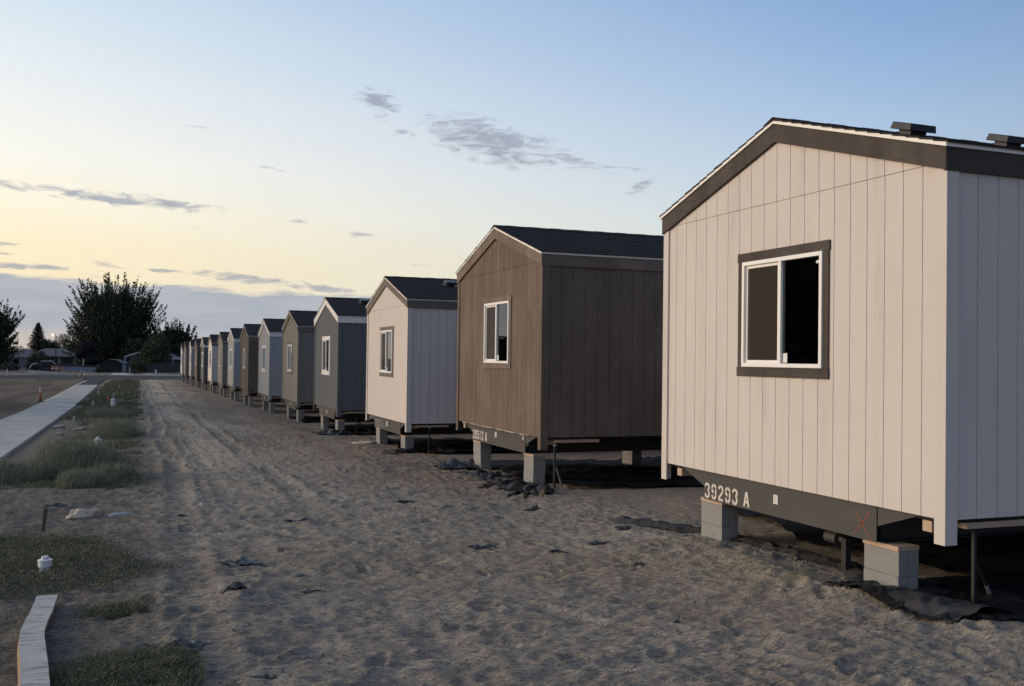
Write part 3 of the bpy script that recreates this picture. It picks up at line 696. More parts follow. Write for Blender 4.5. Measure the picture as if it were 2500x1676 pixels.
for i in range(15):
    x0, y0, z0 = HX[i], HY[i], HZ[i]
    block_pier(x0+.13, y0-1.255, z0-.309, 'block pier, near end of the beam of the %s' % HN[i], PG)
    block_pier(x0+.13, y0+1.275, z0-.309, 'block pier, far end of the beam of the %s' % HN[i], PG, seam=(i == 0))
    if i < 4:
        for k, xx in enumerate((3.2, 6.2)):
            for s, nm in ((-1, 'near'), (1, 'far')):
                block_pier(x0+xx, y0+s*1.25, z0-.309, 'shaded pier %s, %s side of the %s' % (('behind the front', 'deep under')[k], nm, HN[i]), PG, seam=False)

# ------------------------------------------------------------------ steel anchor posts and struts
def anchor(x, y, ztop, dx, dy, label, silver=False):
    zb = gh(x, y)
    t = empty('anchor_brace', (x, y, zb)); tag(t, label, 'anchor brace', 'steel anchor posts under the homes'); H = ztop-zb
    mb = MB(); mb.box(-.014, .014, -.014, .014, .02, H); bevel(mb.build('post', m_black, t), .002)
    mb = MB(); mb.box(-.022, .022, -.02, .02, -.01, .035); mb.box(-.045, .045, -.045, .045, -.012, -.002); mb.build('foot_bracket', m_galv, t)
    mb = MB(); mb.box(-.02, .02, -.019, .019, H-.03, H+.002); mb.build('head_bracket', m_galv, t)
    z1 = gh(x+dx, y+dy)-zb+.03
    mb = MB(); mb.tube([(.0, .02, H*.62), (dx*.72, dy*.72, z1+(H*.62-z1)*.28)], .013, 8); mb.build('strut', m_galv if silver else m_black, t)
    mb = MB(); mb.tube([(dx*.70, dy*.70, z1+(H*.62-z1)*.30), (dx, dy, z1)], .016, 8); mb.tube([(dx-.03, dy, z1), (dx+.05, dy, z1-.01)], .012, 6); mb.build('strut_end', m_galv, t)
anchor(.476, -1.882, -.06, .29, .10, 'black steel post with silver ended strut under the near side of the nearest home')
anchor(.25, 5.75, -.12, .20, .16, 'thin black post with bright silver strut under the near brown home', True)
anchor(.55, 13.55, -.42, .35, .1, 'dark post and strut beside the front pier of the third home')
anchor(.5, 21.2, -.52, .5, .1, 'dark post and strut beside the near pier of the fourth home')
# steel jack standing behind the near pier of the nearest home
jx, jy = .30, -.60; jz = gh(jx, jy)
t = empty('steel_jack', (jx, jy, jz)); tag(t, 'black steel jack with round drum head behind the near block pier', 'jack')
mb = MB(); mb.box(0, .055, -.03, .03, 0, .30); mb.build('post', m_black, t)
mb = MB(); mb.tube([(.03, .10, .28), (.03, .25, .28)], .052, 20); mb.box(.02, .04, .0, .1, .26, .30); mb.build('drum', m_beam, t, smooth=False)
mb = MB(); mb.box(.07, .11, -.32, .30, .36, .41); mb.build('cross_bar', m_black, t)
# pvc drain pipe under the third home
t = MB(); hx, hy, hz = .9, 13.6, -.35
t.tube([(hx-.35, hy, gh(hx, hy)+.62-.0), (hx+.05, hy, gh(hx, hy)+.63), (hx+.18, hy, gh(hx, hy)+.70), (hx+.2, hy, hz-.05)], .028, 10)
m_pvc = plain('white_pvc', (.70, .69, .68), .35, .05)
m_dpipe = plain('grey_drain_pipe', (.22, .22, .22), .5, .1)
o = t.build('drain_pipe', m_dpipe, smooth=True); tag(o, 'grey bent drain pipe hanging below the floor of the third home', 'pipe')

# ------------------------------------------------------------------ plastic sheeting
def poly_mat(name, col, rough, bumpd=.02, spec_=.5):
    m, n, b = material(name); tc = n.add('ShaderNodeTexCoord').outputs['Object']
    f = n.noise(tc, 7, 5, .6, 1.); d = n.noise(tc, 1.3, 5, .6)
    n.put(b.inputs['Base Color'], n.mix(n.rng(d, .45, .7), col, tuple(min(1, x*1.7+.006) for x in col))); n.put(b.inputs['Roughness'], n.rng(d, .3, .7, rough, min(1, rough+.3)))
    bp = n.add('ShaderNodeBump'); bp.inputs['Distance'].default_value = bumpd; n.put(bp.inputs['Height'], f); n.l.new(bp.outputs[0], b.inputs['Normal'])
    b.inputs['Specular IOR Level'].default_value = spec_
    return m
m_poly = poly_mat('black_polythene', (.010, .010, .011), .36, .02, .3)
m_polyd = poly_mat('dusty_black_polythene', (.040, .038, .036), .5, .006, .3)
def grid_mesh(name, fn, nu, nv, mat, thick=0, parent=None, smooth=True):
    U, V_ = np.meshgrid(np.linspace(0, 1, nu), np.linspace(0, 1, nv)); x, y, z = fn(U, V_)
    Vt = np.stack([x.ravel(), y.ravel(), z.ravel()], 1); I = np.arange(nu*nv).reshape(nv, nu)
    Q = np.stack([I[:-1, :-1], I[:-1, 1:], I[1:, 1:], I[1:, :-1]], -1).reshape(-1, 4)
    return np_mesh(name, Vt, 4, mat, parent, smooth=smooth, quads=Q)
def folds(x, y, s, f=3.): 
    r = fbm(x*f, y*f, s, 3, .5); return np.clip(1-np.abs(r)*7, 0, 1)
def tri(x): return np.abs((x % 1.)-.5)*2
def creases(x, y, seed, n=6, f0=.9):
    rs = np.random.RandomState(seed); z = 0*x; t = 0
    for k in range(n):
        a = rs.uniform(0, pi); f = f0*(1.42**k)*rs.uniform(.8, 1.25); ph = rs.uniform(0, 1); am = .66**k
        xx = x*cos(a)+y*sin(a)+.22/f*tri((-x*sin(a)+y*cos(a))*f*.8+ph*3)
        z = z+am*tri(xx*f+ph); t += am
    return z/t
EP = np.array([(2.7, -.35), (2.16, -.157), (1.62, .145), (.965, .243), (.104, .279), (-.413, .36), (-.7, .235), (-1.0, .06), (-1.287, -.061), (-1.759, -.241), (-2.02, -.245), (-2.2, -.13)])
def edge_x(y): return np.interp(y, EP[::-1, 0], EP[::-1, 1])
def sheet_fn(U, V_):
    # U across (0 = free edge), V along y from 2.7 down to -2.2, plus the run in under the home
    yy = 2.7-V_*4.95; xe = edge_x(np.clip(yy, -2.2, 2.7))+.02*np.sin(yy*9)
    near = np.clip((-.75-yy)/.35, 0, 1)
    wdt = .16+.5*near
    x = xe+U*(wdt+.12); gz = ground_h(x, yy)
    z = gz+.012+.045*np.sin(np.clip(U*3.14, 0, 3.14))*(1-near*.3)+.05*np.clip(creases(x+yy*.4, yy*.7, 21, 5, 1.2)-.3, 0, 1)*(.3+near)
    return x, yy, z
root = empty('plastic_sheet', (0, 0, 0)); tag(root, 'black plastic ground sheet with its wrinkled edge showing under the nearest home', 'plastic sheet')
grid_mesh('folded_edge', sheet_fn, 34, 260, m_polyd, parent=root)
def apron(U, V_):
    # the part that bulges forward round the near pier and runs off to the right
    yn = np.interp(U, [0, .06, .12, .2, .3, .45, 1], [-2.10, -2.28, -2.38, -2.36, -2.25, -2.25, -2.25])
    x = -.27+U*4.5; yy = yn+V_*(-1.05-yn)
    z = ground_h(x, yy)+.016+.13*np.clip(creases(x*.5+yy*.2, yy*1.2, 31, 6, .9)-.3, 0, 1)*(.3+.7*np.sin(V_*3.14))+.03*np.exp(-((V_-.06)/.05)**2)*np.sin(x*3.)**2
    return x, yy, z
grid_mesh('front_apron', apron, 240, 90, m_poly, parent=root)
def inner(U, V_):
    x = 1.05+.25*np.sin(V_*7)+U*12; yy = 3.1-V_*4.3
    return x, yy, ground_h(x, yy)+.02+.12*creases(x, yy*1.6, 41, 5, .5)
grid_mesh('inner_sheet', inner, 160, 90, m_poly, parent=root)
for i in range(1, 5):
    hx, hy = HX[i], HY[i]
    def fn(U, V_, hx=hx, hy=hy, i=i):
        x = hx+.30+.15*np.sin(V_*9+i)+U*11; yy = hy-2.45+V_*4.7+.12*np.sin(x*1.3+i)
        return x, yy, ground_h(x, yy)+.03+.06*folds(x, yy, 50+i, 1.4)
    o = grid_mesh('plastic_sheet', fn, 90, 60, m_poly); tag(o, 'black plastic ground sheet spread flat beneath the %s' % HN[i], 'plastic sheet', 'ground sheets under the homes')
def crumple(name, cx, cy_, sx, sy, hgt, rz, mat, label, cat, seed, group=None, nu=60, nv=44, f=3.2, parent=None, tent=1., oct=4, sm=False):
    ca, sa = cos(rz), sin(rz)
    def fn(U, V_):
        u = (U-.5)*2; v = (V_-.5)*2
        edge = 1+.55*fbm(np.arctan2(v, u)*1.1+seed, u*0, seed, 3)*2
        wu = U+.10*fbm(U*3, V_*3, seed+7, 3); wv = V_+.10*fbm(U*3+5, V_*3, seed+8, 3)
        x = u*sx*edge+.22*sx*(creases(wu*2, wv*2, seed+1, 4)-.5); y = v*sy*edge+.30*sy*(creases(wu*2, wv*2, seed+2, 4)-.5)
        rad = np.clip(1.15-np.sqrt(u*u+v*v)**1.6, 0, 1)**.6
        z = hgt*(1.35*(creases(wu*2.2, wv*2.2*max(.5, sy/sx), seed+3, oct, f*.35)-.25))*(.18+.82*rad)
        X_ = cx+x*ca-y*sa; Y_ = cy_+x*sa+y*ca
        return X_, Y_, ground_h(X_, Y_)+.006+np.maximum(z, 0)*(.6+.4*tanh_(z, hgt))
    o = grid_mesh(name, fn, nu, nv, mat, smooth=sm, parent=parent)
    if label: tag(o, label, cat, group)
    return o
def tanh_(z, h): return np.tanh(np.maximum(z, 0)/max(h, 1e-3))
def lump(name, cx, cy_, sx, sy, sz, rz, mat, label, cat, seed, nu=44, nv=26, rough=.45):
    """a closed, slack, wrinkled bag lying on the ground"""
    ca, sa = cos(rz), sin(rz); z0 = gh(cx, cy_)
    def fn(U, V_):
        th = U*2*pi; ph = V_*pi; nx_, ny_, nz_ = np.sin(ph)*np.cos(th), np.sin(ph)*np.sin(th), np.cos(ph)
        a_ = fbm(nx_*1.6+seed, ny_*1.6+nz_*1.1, seed, 3)*2; c_ = creases(nx_*1.5+nz_, ny_*1.5-nz_*.7, seed+5, 5, .9)-.5
        k = 1+rough*a_+.42*c_
        x = nx_*sx*k; y = ny_*sy*k; z = np.maximum(nz_*sz*k, -.25*sz)+.25*sz
        return cx+x*ca-y*sa, cy_+x*sa+y*ca, z0+z-.01
    o = grid_mesh(name, fn, nu, nv, mat, smooth=False); tag(o, label, cat); return o
def flaps(name, cx, cy_, ex, ey, n, Lr, Hr, mat, label, cat, seed, group=None, aim=None):
    """thin sheeting thrown down in standing folds: many bent sheets joined in one skin"""
    rs = np.random.RandomState(seed); V = []; Q = []; b = 0; nu, nv = 15, 9
    for k in range(n):
        x0 = cx+rs.uniform(-ex, ex); y0 = cy_+rs.uniform(-ey, ey); a = (rs.uniform(0, pi) if aim is None else aim+rs.normal(0, .45)); L = rs.uniform(*Lr); H = rs.uniform(*Hr)*(.3+.7*rs.rand())
        if k % 4 == 1: L *= 1.7; H *= .45
        U, W_ = np.meshgrid(np.linspace(0, 1, nu), np.linspace(0, 1, nv)); p1, p2, p3 = rs.uniform(0, 6.28, 3)
        side = (W_-.5)*2; wid = min(H*rs.uniform(1.1, 2.2), L*.42); pk = rs.uniform(.25, .75)
        ridge = np.clip(1-np.abs(U-pk)/np.where(U < pk, pk, 1-pk), 0, 1)**.6
        z = H*(1-np.abs(side)**rs.uniform(.8, 1.5))*(.25+.75*ridge)*(.8+.3*np.sin(U*13+p3))+.22*H*np.abs(np.sin(U*9+p1+side*2.5))*(.3+np.abs(side))
        lat = side*wid*(.35+.65*ridge)+.22*wid*np.sin(U*5+p2)+.10*wid*np.sin(U*14+side*2+p3)+rs.uniform(-.6, .6)*z
        lx = (U-.5)*L; X_ = x0+lx*cos(a)-lat*sin(a); Y_ = y0+lx*sin(a)+lat*cos(a)
        V.append(np.stack([X_.ravel(), Y_.ravel(), (ground_h(X_, Y_)+np.maximum(z, 0)+.004).ravel()], 1))
        I = b+np.arange(nu*nv).reshape(nv, nu); Q.append(np.stack([I[:-1, :-1], I[:-1, 1:], I[1:, 1:], I[1:, :-1]], -1).reshape(-1, 4)); b += nu*nv
    o = np_mesh(name, np.concatenate(V), 4, mat, quads=np.concatenate(Q), smooth=False); tag(o, label, cat, group); return o
m_polyc = poly_mat('creased_black_polythene', (.014, .014, .014), .24, .004, .55)
PB = 'crumpled plastic before the near brown home'
flaps('plastic_bundle', .10, 9.7, .26, .42, 14, (.45, .95), (.07, .24), m_polyc, 'crumpled black plastic heap at the far front pier of the brown home', 'plastic bundle', 61, PB, 1.2)
flaps('plastic_bundle', -.02, 8.0, .20, .62, 11, (.45, .95), (.04, .14), m_polyc, 'crumpled black plastic trailing between the two front piers of the brown home', 'plastic bundle', 63, PB, 1.4)
flaps('plastic_bundle', -.22, 6.15, .24, .62, 18, (.45, 1.), (.05, .19), m_polyc, 'crumpled black plastic swept round the near pier of the brown home', 'plastic bundle', 66, PB, 1.0)
flaps('plastic_bundle', .0, 13.9, .2, .3, 8, (.4, .8), (.06, .2), m_polyc, 'small crumpled black plastic fold at the near pier of the third home', 'plastic bundle', 69, None, .6)
crumple('plastic_bundle', -.05, 21.2, .6, .6, .2, .0, m_polyc, 'flat black plastic scrap at the near pier of the fourth home', 'plastic bundle', 71, None, 36, 30, 2)
m_bag = poly_mat('torn_white_sack', (.40, .34, .26), .7, .012)
crumple('paper_scrap', .0, 17.2, .45, .35, .07, .0, m_bag, 'pale paper scrap on the soil by the far front pier of the third home', 'paper scrap', 73, None, 30, 24, 2)

# dark scraps lying on the sand
scr = [(-4.74, 1.54, .19, .07, .07, .1, 'largest black plastic scrap on the sand, left of centre, with curled ends'), (-4.86, .20, .13, .055, .075, .3, 'black fan shaped plastic scrap with a grey tail, left foreground'),
       (-5.27, -1.07, .17, .05, .05, .95, 'grey black folded scrap beside the bottom weeds'), (-3.80, 3.94, .20, .05, .045, .1, 'thin wavy black scrap on the sand below the taupe home'), (-2.34, 1.60, .18, .04, .04, .0, 'dark twisted strip on the sand in the middle of the lot'),
       (-1.137, 1.43, .11, .05, .05, .1, 'small black scrap on the sand, right of centre'), (-1.72, 1.12, .10, .03, .04, -.5, 'small curved dark scrap just below the right of centre scrap'), (-3.247, .70, .06, .03, .02, .0, 'tiny flat dark scrap on bare sand at centre'),
       (-4.25, .07, .12, .04, .035, .2, 'grey black strip on the sand in the lower left centre'), (-1.22, .39, .09, .035, .03, .0, 'thin dark scrap on the sand left of the folded sheet edge'), (-2.22, 5.08, .12, .06, .04, .0, 'low dark scrap on the sand before the crumpled plastic'),
       (-.78, 4.07, .10, .07, .10, .0, 'black tattered clump on the sand in front of the brown home'), (-.45, 2.15, .12, .07, .07, .0, 'dark scrap at the far tip of the nearest sheet edge'), (-4.87, -1.85, .08, .05, .03, .0, 'black scrap cut by the bottom edge of the picture'),
       (-6.50, 5.8, .20, .07, .04, .1, 'black strip of plastic on the grey soil beside the brown stake'), (-5.09, 4.74, .045, .03, .05, .0, 'small black lump on the sand right of the torn sack'), (-4.25, .82, .08, .03, .04, .0, 'small dark curl on the sand between the two foreground scraps'),
       (-.30, -1.1, .05, .02, .015, .3, 'tiny dark chip on the sand before the near pier'), (-1.9, -1.45, .03, .03, .03, .0, 'small dark lump on bare sand at the lower right')]
for k, (x, y, a, b_, h, r_, lb) in enumerate(scr):
    flaps('plastic_scrap', x, y, a*.45, b_*.3, 5 if a > .1 else 3, (a*.9, a*1.7), (h*.35, h*1.1), m_polyc, lb, 'plastic scrap', 80+3*k, 'dark scraps on the sand', r_)
# torn sack and white bag
lump('torn_sack', -6.17, 5.12, .20, .085, .085, .1, m_bag, 'torn cream sack lying crumpled on grey soil', 'sack', 141)
m_wbag = poly_mat('white_plastic_bag', (.42, .42, .40), .45, .008)
lump('plastic_bag', -5.76, 5.10, .16, .05, .05, .45, m_wbag, 'pale white plastic bag lying right of the torn sack', 'bag', 147, rough=.3)

# pebbles
def pebbles():
    n = 300; V = []; F = []
    for k in range(n):
        if k < 190: y = rng.normal(-.1, 1.1); x = edge_x(np.clip(y, -2.2, 2.7))-abs(rng.normal(.22, .22))
        else: x = rng.uniform(-6.3, -.2); y = rng.uniform(-3., 9)
        s = rng.uniform(.006, .017) if k < 288 else rng.uniform(.02, .035)
        z = gh(x, y); b = len(V)
        for (px, py, pz) in ((1, 0, 0), (0, 1, 0), (-1, 0, 0), (0, -1, 0), (0, 0, .7), (.7, .7, .35), (-.7, .7, .35), (-.7, -.7, .35), (.7, -.7, .35)):
            j = rng.uniform(.8, 1.2); V.append((x+px*s*j*1.3, y+py*s*j, z+pz*s*j))
        F += [tuple(b+q for q in f) for f in ((0, 1, 5), (1, 2, 6), (2, 3, 7), (3, 0, 8), (5, 1, 6, 4), (6, 2, 7, 4), (7, 3, 8, 4), (8, 0, 5, 4))]
    o = link_mesh('pebbles', V, F, plain('pebble_stone', (.24, .21, .18), .9, .35, 25), smooth=True); tag(o, 'small pale pebbles strewn over the sand', 'pebbles', kind='stuff')
pebbles()
def clods():
    n = 4200; V = []; F = []
    X_ = rng.uniform(-6.2, .1, n); Y_ = -3.2+12*rng.uniform(0, 1, n)**1.6; Z_ = ground_h(X_, Y_)
    for x, y, z in zip(X_, Y_, Z_):
        s = .004+.011*rng.rand()**2.2; b = len(V); q = rng.uniform(.6, 1.3, 9)
        for k, (px, py, pz) in enumerate(((1, 0, 0), (0, 1, 0), (-1, 0, 0), (0, -1, 0), (0, 0, .8), (.7, .7, .4), (-.7, .7, .4), (-.7, -.7, .4), (.7, -.7, .4))): V.append((x+px*s*q[k], y+py*s*q[k], z+pz*s*q[k]))
        F += [tuple(b+t_ for t_ in f) for f in ((0, 1, 5), (1, 2, 6), (2, 3, 7), (3, 0, 8), (5, 1, 6, 4), (6, 2, 7, 4), (7, 3, 8, 4), (8, 0, 5, 4))]
    o = link_mesh('soil_clods', V, F, plain('soil_clod', (.20, .17, .14), .95, .4, 9)); tag(o, 'small clods of soil scattered on the sand', 'soil clods', kind='stuff')
clods()
# a rod bent out of the sheet beside the far pier
mb = MB(); z = gh(.44, 1.25); mb.tube([(.40, 1.33, z+.19), (.43, 1.27, z+.06), (.45, 1.22, z+.02), (.47, .75, z+.02)], .010, 8); tag(mb.build('bent_rod', m_galv, smooth=True), 'bent grey steel rod leaning on the far block pier', 'rod')

# ------------------------------------------------------------------ grass and weeds
def blades(P, H, W, lean, name, mat, seg=3, parent=None):
    """curved tapering blades as quads strips: P (n,3), H heights, W widths"""
    n = len(P); an = rng.uniform(0, 2*pi, n); fa = rng.uniform(0, 2*pi, n)
    dx, dy = np.cos(an)*lean, np.sin(an)*lean; wx, wy = np.cos(fa)*W/2, np.sin(fa)*W/2
    V = np.zeros((n, 2*(seg+1), 3))
    for k in range(seg+1):
        s = k/seg; c = P+np.stack([dx*H*s**1.8, dy*H*s**1.8, H*(s-.25*lean*s*s)], 1); wk = (1-s)**.7 if k < seg else .08
        V[:, 2*k] = c-np.stack([wx*wk, wy*wk, 0*wx], 1); V[:, 2*k+1] = c+np.stack([wx*wk, wy*wk, 0*wx], 1)
    q = np.array([[2*k, 2*k+1, 2*k+3, 2*k+2] for k in range(seg)])
    Q = (np.arange(n)[:, None, None]*2*(seg+1)+q[None]).reshape(-1, 4)
    return np_mesh(name, V.reshape(-1, 3), 4, mat, parent, quads=Q)
m_grass = foliage('weed_green', (.110, .120, .062), (.185, .190, .105), (.150, .150, .090))
m_bush = foliage('kochia_green', (.20, .22, .14), (.32, .33, .22), (.23, .245, .16))
m_dry = foliage('dry_straw', (.30, .24, .15), (.38, .30, .18), (.25, .20, .13))
def in_poly(x, y, poly):
    c = np.zeros(len(x), bool); n = len(poly); j = n-1
    for i in range(n):
        xi, yi = poly[i]; xj, yj = poly[j]
        k = ((yi > y) != (yj > y)) & (x < (xj-xi)*(y-yi)/(yj-yi+1e-12)+xi); c ^= k; j = i
    return c
def scatter(poly, n, s, thr=-.04, f=1.1):
    px = [p[0] for p in poly]; py = [p[1] for p in poly]
    x = rng.uniform(min(px), max(px), n*3); y = rng.uniform(min(py), max(py), n*3)
    far = np.clip((y-14)/10, 0, 1); jx, jy = x+.35*fbm(x*1.5, y*1.5, s+5, 3)+far*(1.5*fbm(x*.3, y*.55, 205, 3)+.15), y+.5*fbm(x*1.5, y*1.5, s+6, 3)
    jx = jx+rng.normal(0, .07, len(x)); jy = jy+rng.normal(0, .10, len(x)); k = in_poly(jx, jy, poly) & (fbm(x*f, y*f, s, 3)+rng.normal(0, .07, len(x)) > thr); return x[k][:n], y[k][:n]
zones = [([(-7.9, 4.1), (-6.9, 3.9), (-6.05, 3.25), (-5.6, 2.1), (-5.15, 1.62), (-5.5, 1.15), (-5.76, .85), (-6.6, .75), (-7.6, .75), (-8.2, 2)], 30000, .060, .006, 1, -.34),
         ([(-6.02, .10), (-5.75, .28), (-5.5, .12), (-5.5, -.12), (-5.75, -.18), (-5.95, -.05)], 2600, .06, .006, 2, -.08),
         ([(-6.15, -1.5), (-5.8, -1.1), (-5.5, -1.0), (-5.2, -1.3), (-5.25, -1.7), (-5.5, -2.4), (-6.4, -2.4)], 11000, .060, .0055, 3, -.14),
         ([(-8.0, 8.9), (-6.8, 8.0), (-6.1, 7.4), (-5.25, 9.2), (-5.3, 12), (-5.7, 14.5), (-7.2, 13.6), (-8.2, 11)], 15000, .075, .008, 4, .0),
         ([(-6.9, 15), (-5.5, 15), (-5.35, 21), (-5.5, 27), (-6.6, 27), (-7.4, 22)], 7000, .10, .012, 5, .03),
         ([(-6.9, 27), (-5.4, 27), (-5.5, 34), (-5.5, 48), (-8.3, 48), (-8.3, 36)], 13000, .13, .020, 6, .0),
         ([(-8.4, 48), (-5.5, 48), (-5.5, 75), (-8.7, 75)], 11000, .17, .032, 7, .0), ([(-8.6, 75), (-5.5, 75), (-5.5, 112), (-8.2, 112)], 8000, .20, .05, 8, .0),
         ([(-7.4, -2.6), (-6.3, -2.6), (-6.4, .4), (-7.6, .5)], 3000, .06, .005, 9, .04), ([(-.25, .2), (.22, .25), (.2, 1.3), (-.15, 1.6)], 900, .05, .004, 10, .02), ([(-.5, -.8), (-.05, -.9), (.0, .0), (-.4, .1)], 450, .04, .004, 11, .05)]
for k, (poly, n, H, W, s, thr) in enumerate(zones):
    x, y = scatter(poly, n, s, thr); z = ground_h(x, y)-.005
    x = x+.0
    o = blades(np.stack([x, y, z], 1), H*rng.uniform(.4, 1.25, len(x))*(1+.8*fbm(x*2, y*2, s+30, 2)), W*rng.uniform(.6, 1.3, len(x)), .75, 'grass', m_grass); tag(o, 'low green weeds growing in patches on the soil strip', 'grass', kind='stuff')
x, y = scatter([(-7.5, -2.4), (-5.0, -2.4), (-5.0, 4), (-7.5, 4)], 520, 44, -.3); o = blades(np.stack([x, y, ground_h(x, y)], 1), rng.uniform(.05, .14, len(x)), np.full(len(x), .003), 1.5, 'dry_grass', m_dry); tag(o, 'dry straw stalks among the weeds', 'grass', kind='stuff')
def weed_bush(cx, cy_, r, h, n, label):
    t = empty('weed_bush', (cx, cy_, gh(cx, cy_))); tag(t, label, 'weed bush', 'feathery weed bushes by the sidewalk')
    # radiating stems with fine leaves
    th = rng.uniform(0, 2*pi, n); e = np.arccos(rng.uniform(.05, 1, n)); rr_ = rng.uniform(.35, 1.0, n)**.6
    lump = 1+.35*fbm(np.cos(th)*1.5+cx, np.sin(th)*1.5+e, 3, 3)*2
    P = np.stack([np.cos(th)*np.sin(e)*r*rr_*lump, np.sin(th)*np.sin(e)*r*rr_*lump, np.cos(e)*h*rr_*lump], 1)
    blades(P, rng.uniform(.05, .13, n), rng.uniform(.0035, .006, n), .55, 'foliage', m_bush, 2, t)
    mb = MB()
    for k in range(26):
        a = random.uniform(0, 6.28); q = random.uniform(.2, .9); mb.tube([(0, 0, -.02), (cos(a)*r*q*.5, sin(a)*r*q*.5, h*.45), (cos(a)*r*q, sin(a)*r*q, h*(1-q*.6))], [.006, .004, .002], 5)
    mb.build('stems', m_bush, t)
weed_bush(-6.50, 10.2, .85, .66, 26000, 'largest feathery green weed bush, standing beside the sidewalk')
weed_bush(-7.45, 9.5, .60, .30, 11000, 'low feathery weed bush at the left edge, left of the largest bush')
weed_bush(-5.95, 9.2, .42, .22, 4500, 'low weed bush right of the largest one, by the wheel tracks')
weed_bush(-6.35, 8.2, .38, .20, 4500, 'small weed bush around the pipe with a wire ring')
weed_bush(-6.2, 21.5, .8, .5, 10000, 'round weed bush further along the strip, behind the white capped pipe')
weed_bush(-6.7, 35, 1.1, .42, 7000, 'wide weed bush on the strip near the tall white pipe')
x = rng.uniform(-7.6, -4.6, 2600); y = rng.uniform(-2.4, 16, 2600); k = fbm(x*2.2, y*2.2, 301, 3) > .07; x, y = x[k], y[k]
o = blades(np.stack([x, y, ground_h(x, y)-.003], 1), rng.uniform(.02, .07, len(x)), np.full(len(x), .006), 1.1, 'grass', m_grass); tag(o, 'stray weed shoots thinning out into the sand', 'grass', kind='stuff')
# broad low leaves among the blades of the near patches
def low_leaves(poly, n, s, hmax, size):
    x, y = scatter(poly, n, s, -.34 if s == 1 else -.16); n = len(x); z = ground_h(x, y)+rng.uniform(.004, hmax, n)
    return leaf_cards(np.stack([x, y, z], 1), size)
def leaf_cards(C, size):
    n = len(C); a = rng.normal(size=(n, 3)); a[:, 2] *= .5; a /= np.linalg.norm(a, axis=1)[:, None]; b = rng.normal(size=(n, 3)); b -= (a*b).sum(1)[:, None]*a; b /= np.linalg.norm(b, axis=1)[:, None]
    q = size*rng.uniform(.4, 1.3, n)[:, None]; return np.stack([C-a*q*.5, C+b*q*.22, C+a*q*.5, C-b*q*.22], 1).reshape(-1, 3)
for poly, n, s_, hm, sz in ((zones[0][0], 19000, 1, .06, .020), (zones[2][0], 7000, 3, .05, .018), (zones[3][0], 8000, 4, .06, .026), (zones[1][0], 1500, 2, .05, .018)):
    o = np_mesh('weed_leaves', low_leaves(poly, n, s_, hm, sz), 4, m_grass); tag(o, 'small broad weed leaves close to the soil', 'weeds', kind='stuff')
for (x, y) in ((-.31, 4.9), (-.25, 12.9), (-1.4, 19.5)):
    n = 40; o = blades(np.stack([x+rng.normal(0, .02, n), y+rng.normal(0, .02, n), np.full(n, gh(x, y))], 1), rng.uniform(.08, .17, n), np.full(n, .008), .5, 'straw_tuft', m_dry)
    tag(o, {4.9: 'dry straw tuft on the sand before the near pier of the brown home', 12.9: 'dry straw tuft on the sand before the third home', 19.5: 'dry straw tuft on the sand before the fourth home'}[y], 'straw tuft', 'dry straw tufts before the homes')

# ------------------------------------------------------------------ pipes and stakes on the strip
m_tape = plain('orange_tape', (.62, .16, .05), .7, .1)
m_pale = plain('pale_stake_wood', (.52, .47, .40), .9, .1); m_rust = plain('rusty_steel', (.12, .075, .05), .9, .25, 30)
def capped_pipe(x, y, r, h, label, cap=True):
    z = gh(x, y); t = empty('capped_pipe', (x, y, z)); tag(t, label, 'pipe', 'white capped pipes in the weed strip')
    mb = MB(); mb.lathe([(r*.86, -.03), (r*.86, h*.62)], 24); mb.build('pipe', m_pvc, t, smooth=False)
    mb = MB(); mb.lathe([(r, h*.30), (r, h*.62), (r*1.02, h*.66), (r*1.08, h*.68), (r*1.08, h*.76), (r*.9, h*.79)], 24); mb.build('collar', m_pvc, t)
    mb = MB(); mb.lathe([(r*.55, h*.785), (r*.55, h*.97), (r*.5, h)], 6 if cap else 20); mb.build('plug', m_pvc, t)
    return t
capped_pipe(-6.323, 1.75, .056, .125, 'white pipe with square topped cap in the foreground weeds')
t = capped_pipe(-6.318, 8.35, .055, .16, 'white capped pipe with a wire ring on top, in front of the largest bush')
mb = MB(); mb.tube([(.0, 0, .14), (0, 0, .24)]+[(.028*sin(a), 0, .27-.028*cos(a)) for a in np.linspace(0, 6, 12)], .004, 6); mb.build('wire_ring', m_black, t)
t = capped_pipe(-6.47, 17.3, .085, .26, 'rounded white capped pipe in the weeds behind the largest bush')
def bagged_pipe(x, y, r, h, label):
    z = gh(x, y); mb = MB(); mb.lathe([(r, -.02), (r*.95, h*.3), (r*1.02, h*.62), (r*.9, h*.8), (r*1.1, h*.9), (r*.5, h)], 16); o = mb.build('wrapped_pipe', m_pvc, loc=(x, y, z), smooth=True); tag(o, label, 'pipe')
bagged_pipe(-6.77, 44.4, .12, .42, 'tall white wrapped pipe standing in the weeds, tallest in the strip')
bagged_pipe(-3.1, 160.0, .14, .65, 'white pipe standing before the dark green far fence')
def stake(x, y, h, lean, mat, label, r=.014, tape=None):
    z = gh(x, y); t = empty('stake', (x, y, z)); tag(t, label, 'stake', 'survey stakes in the weed strip')
    mb = MB(); mb.prism([(-r*1.4, -r*.6), (r*1.4, -r*.6), (r*1.4, r*.6), (-r*1.4, r*.6)], 'z', -.05, h); o = mb.build('shaft', mat, t)
    for v in o.data.vertices: v.co.x += lean*max(v.co.z, 0)
    if tape: mb = MB(); mb.box(-r*1.7+lean*h*.8, r*1.7+lean*h*.8, -r, r, h*.62, h*.98); mb.build('tape', tape, t)
stake(-7.688, 28.9, .27, .15, m_pale, 'pale wooden stake at the sidewalk edge, nearest of the pale stakes', .024)
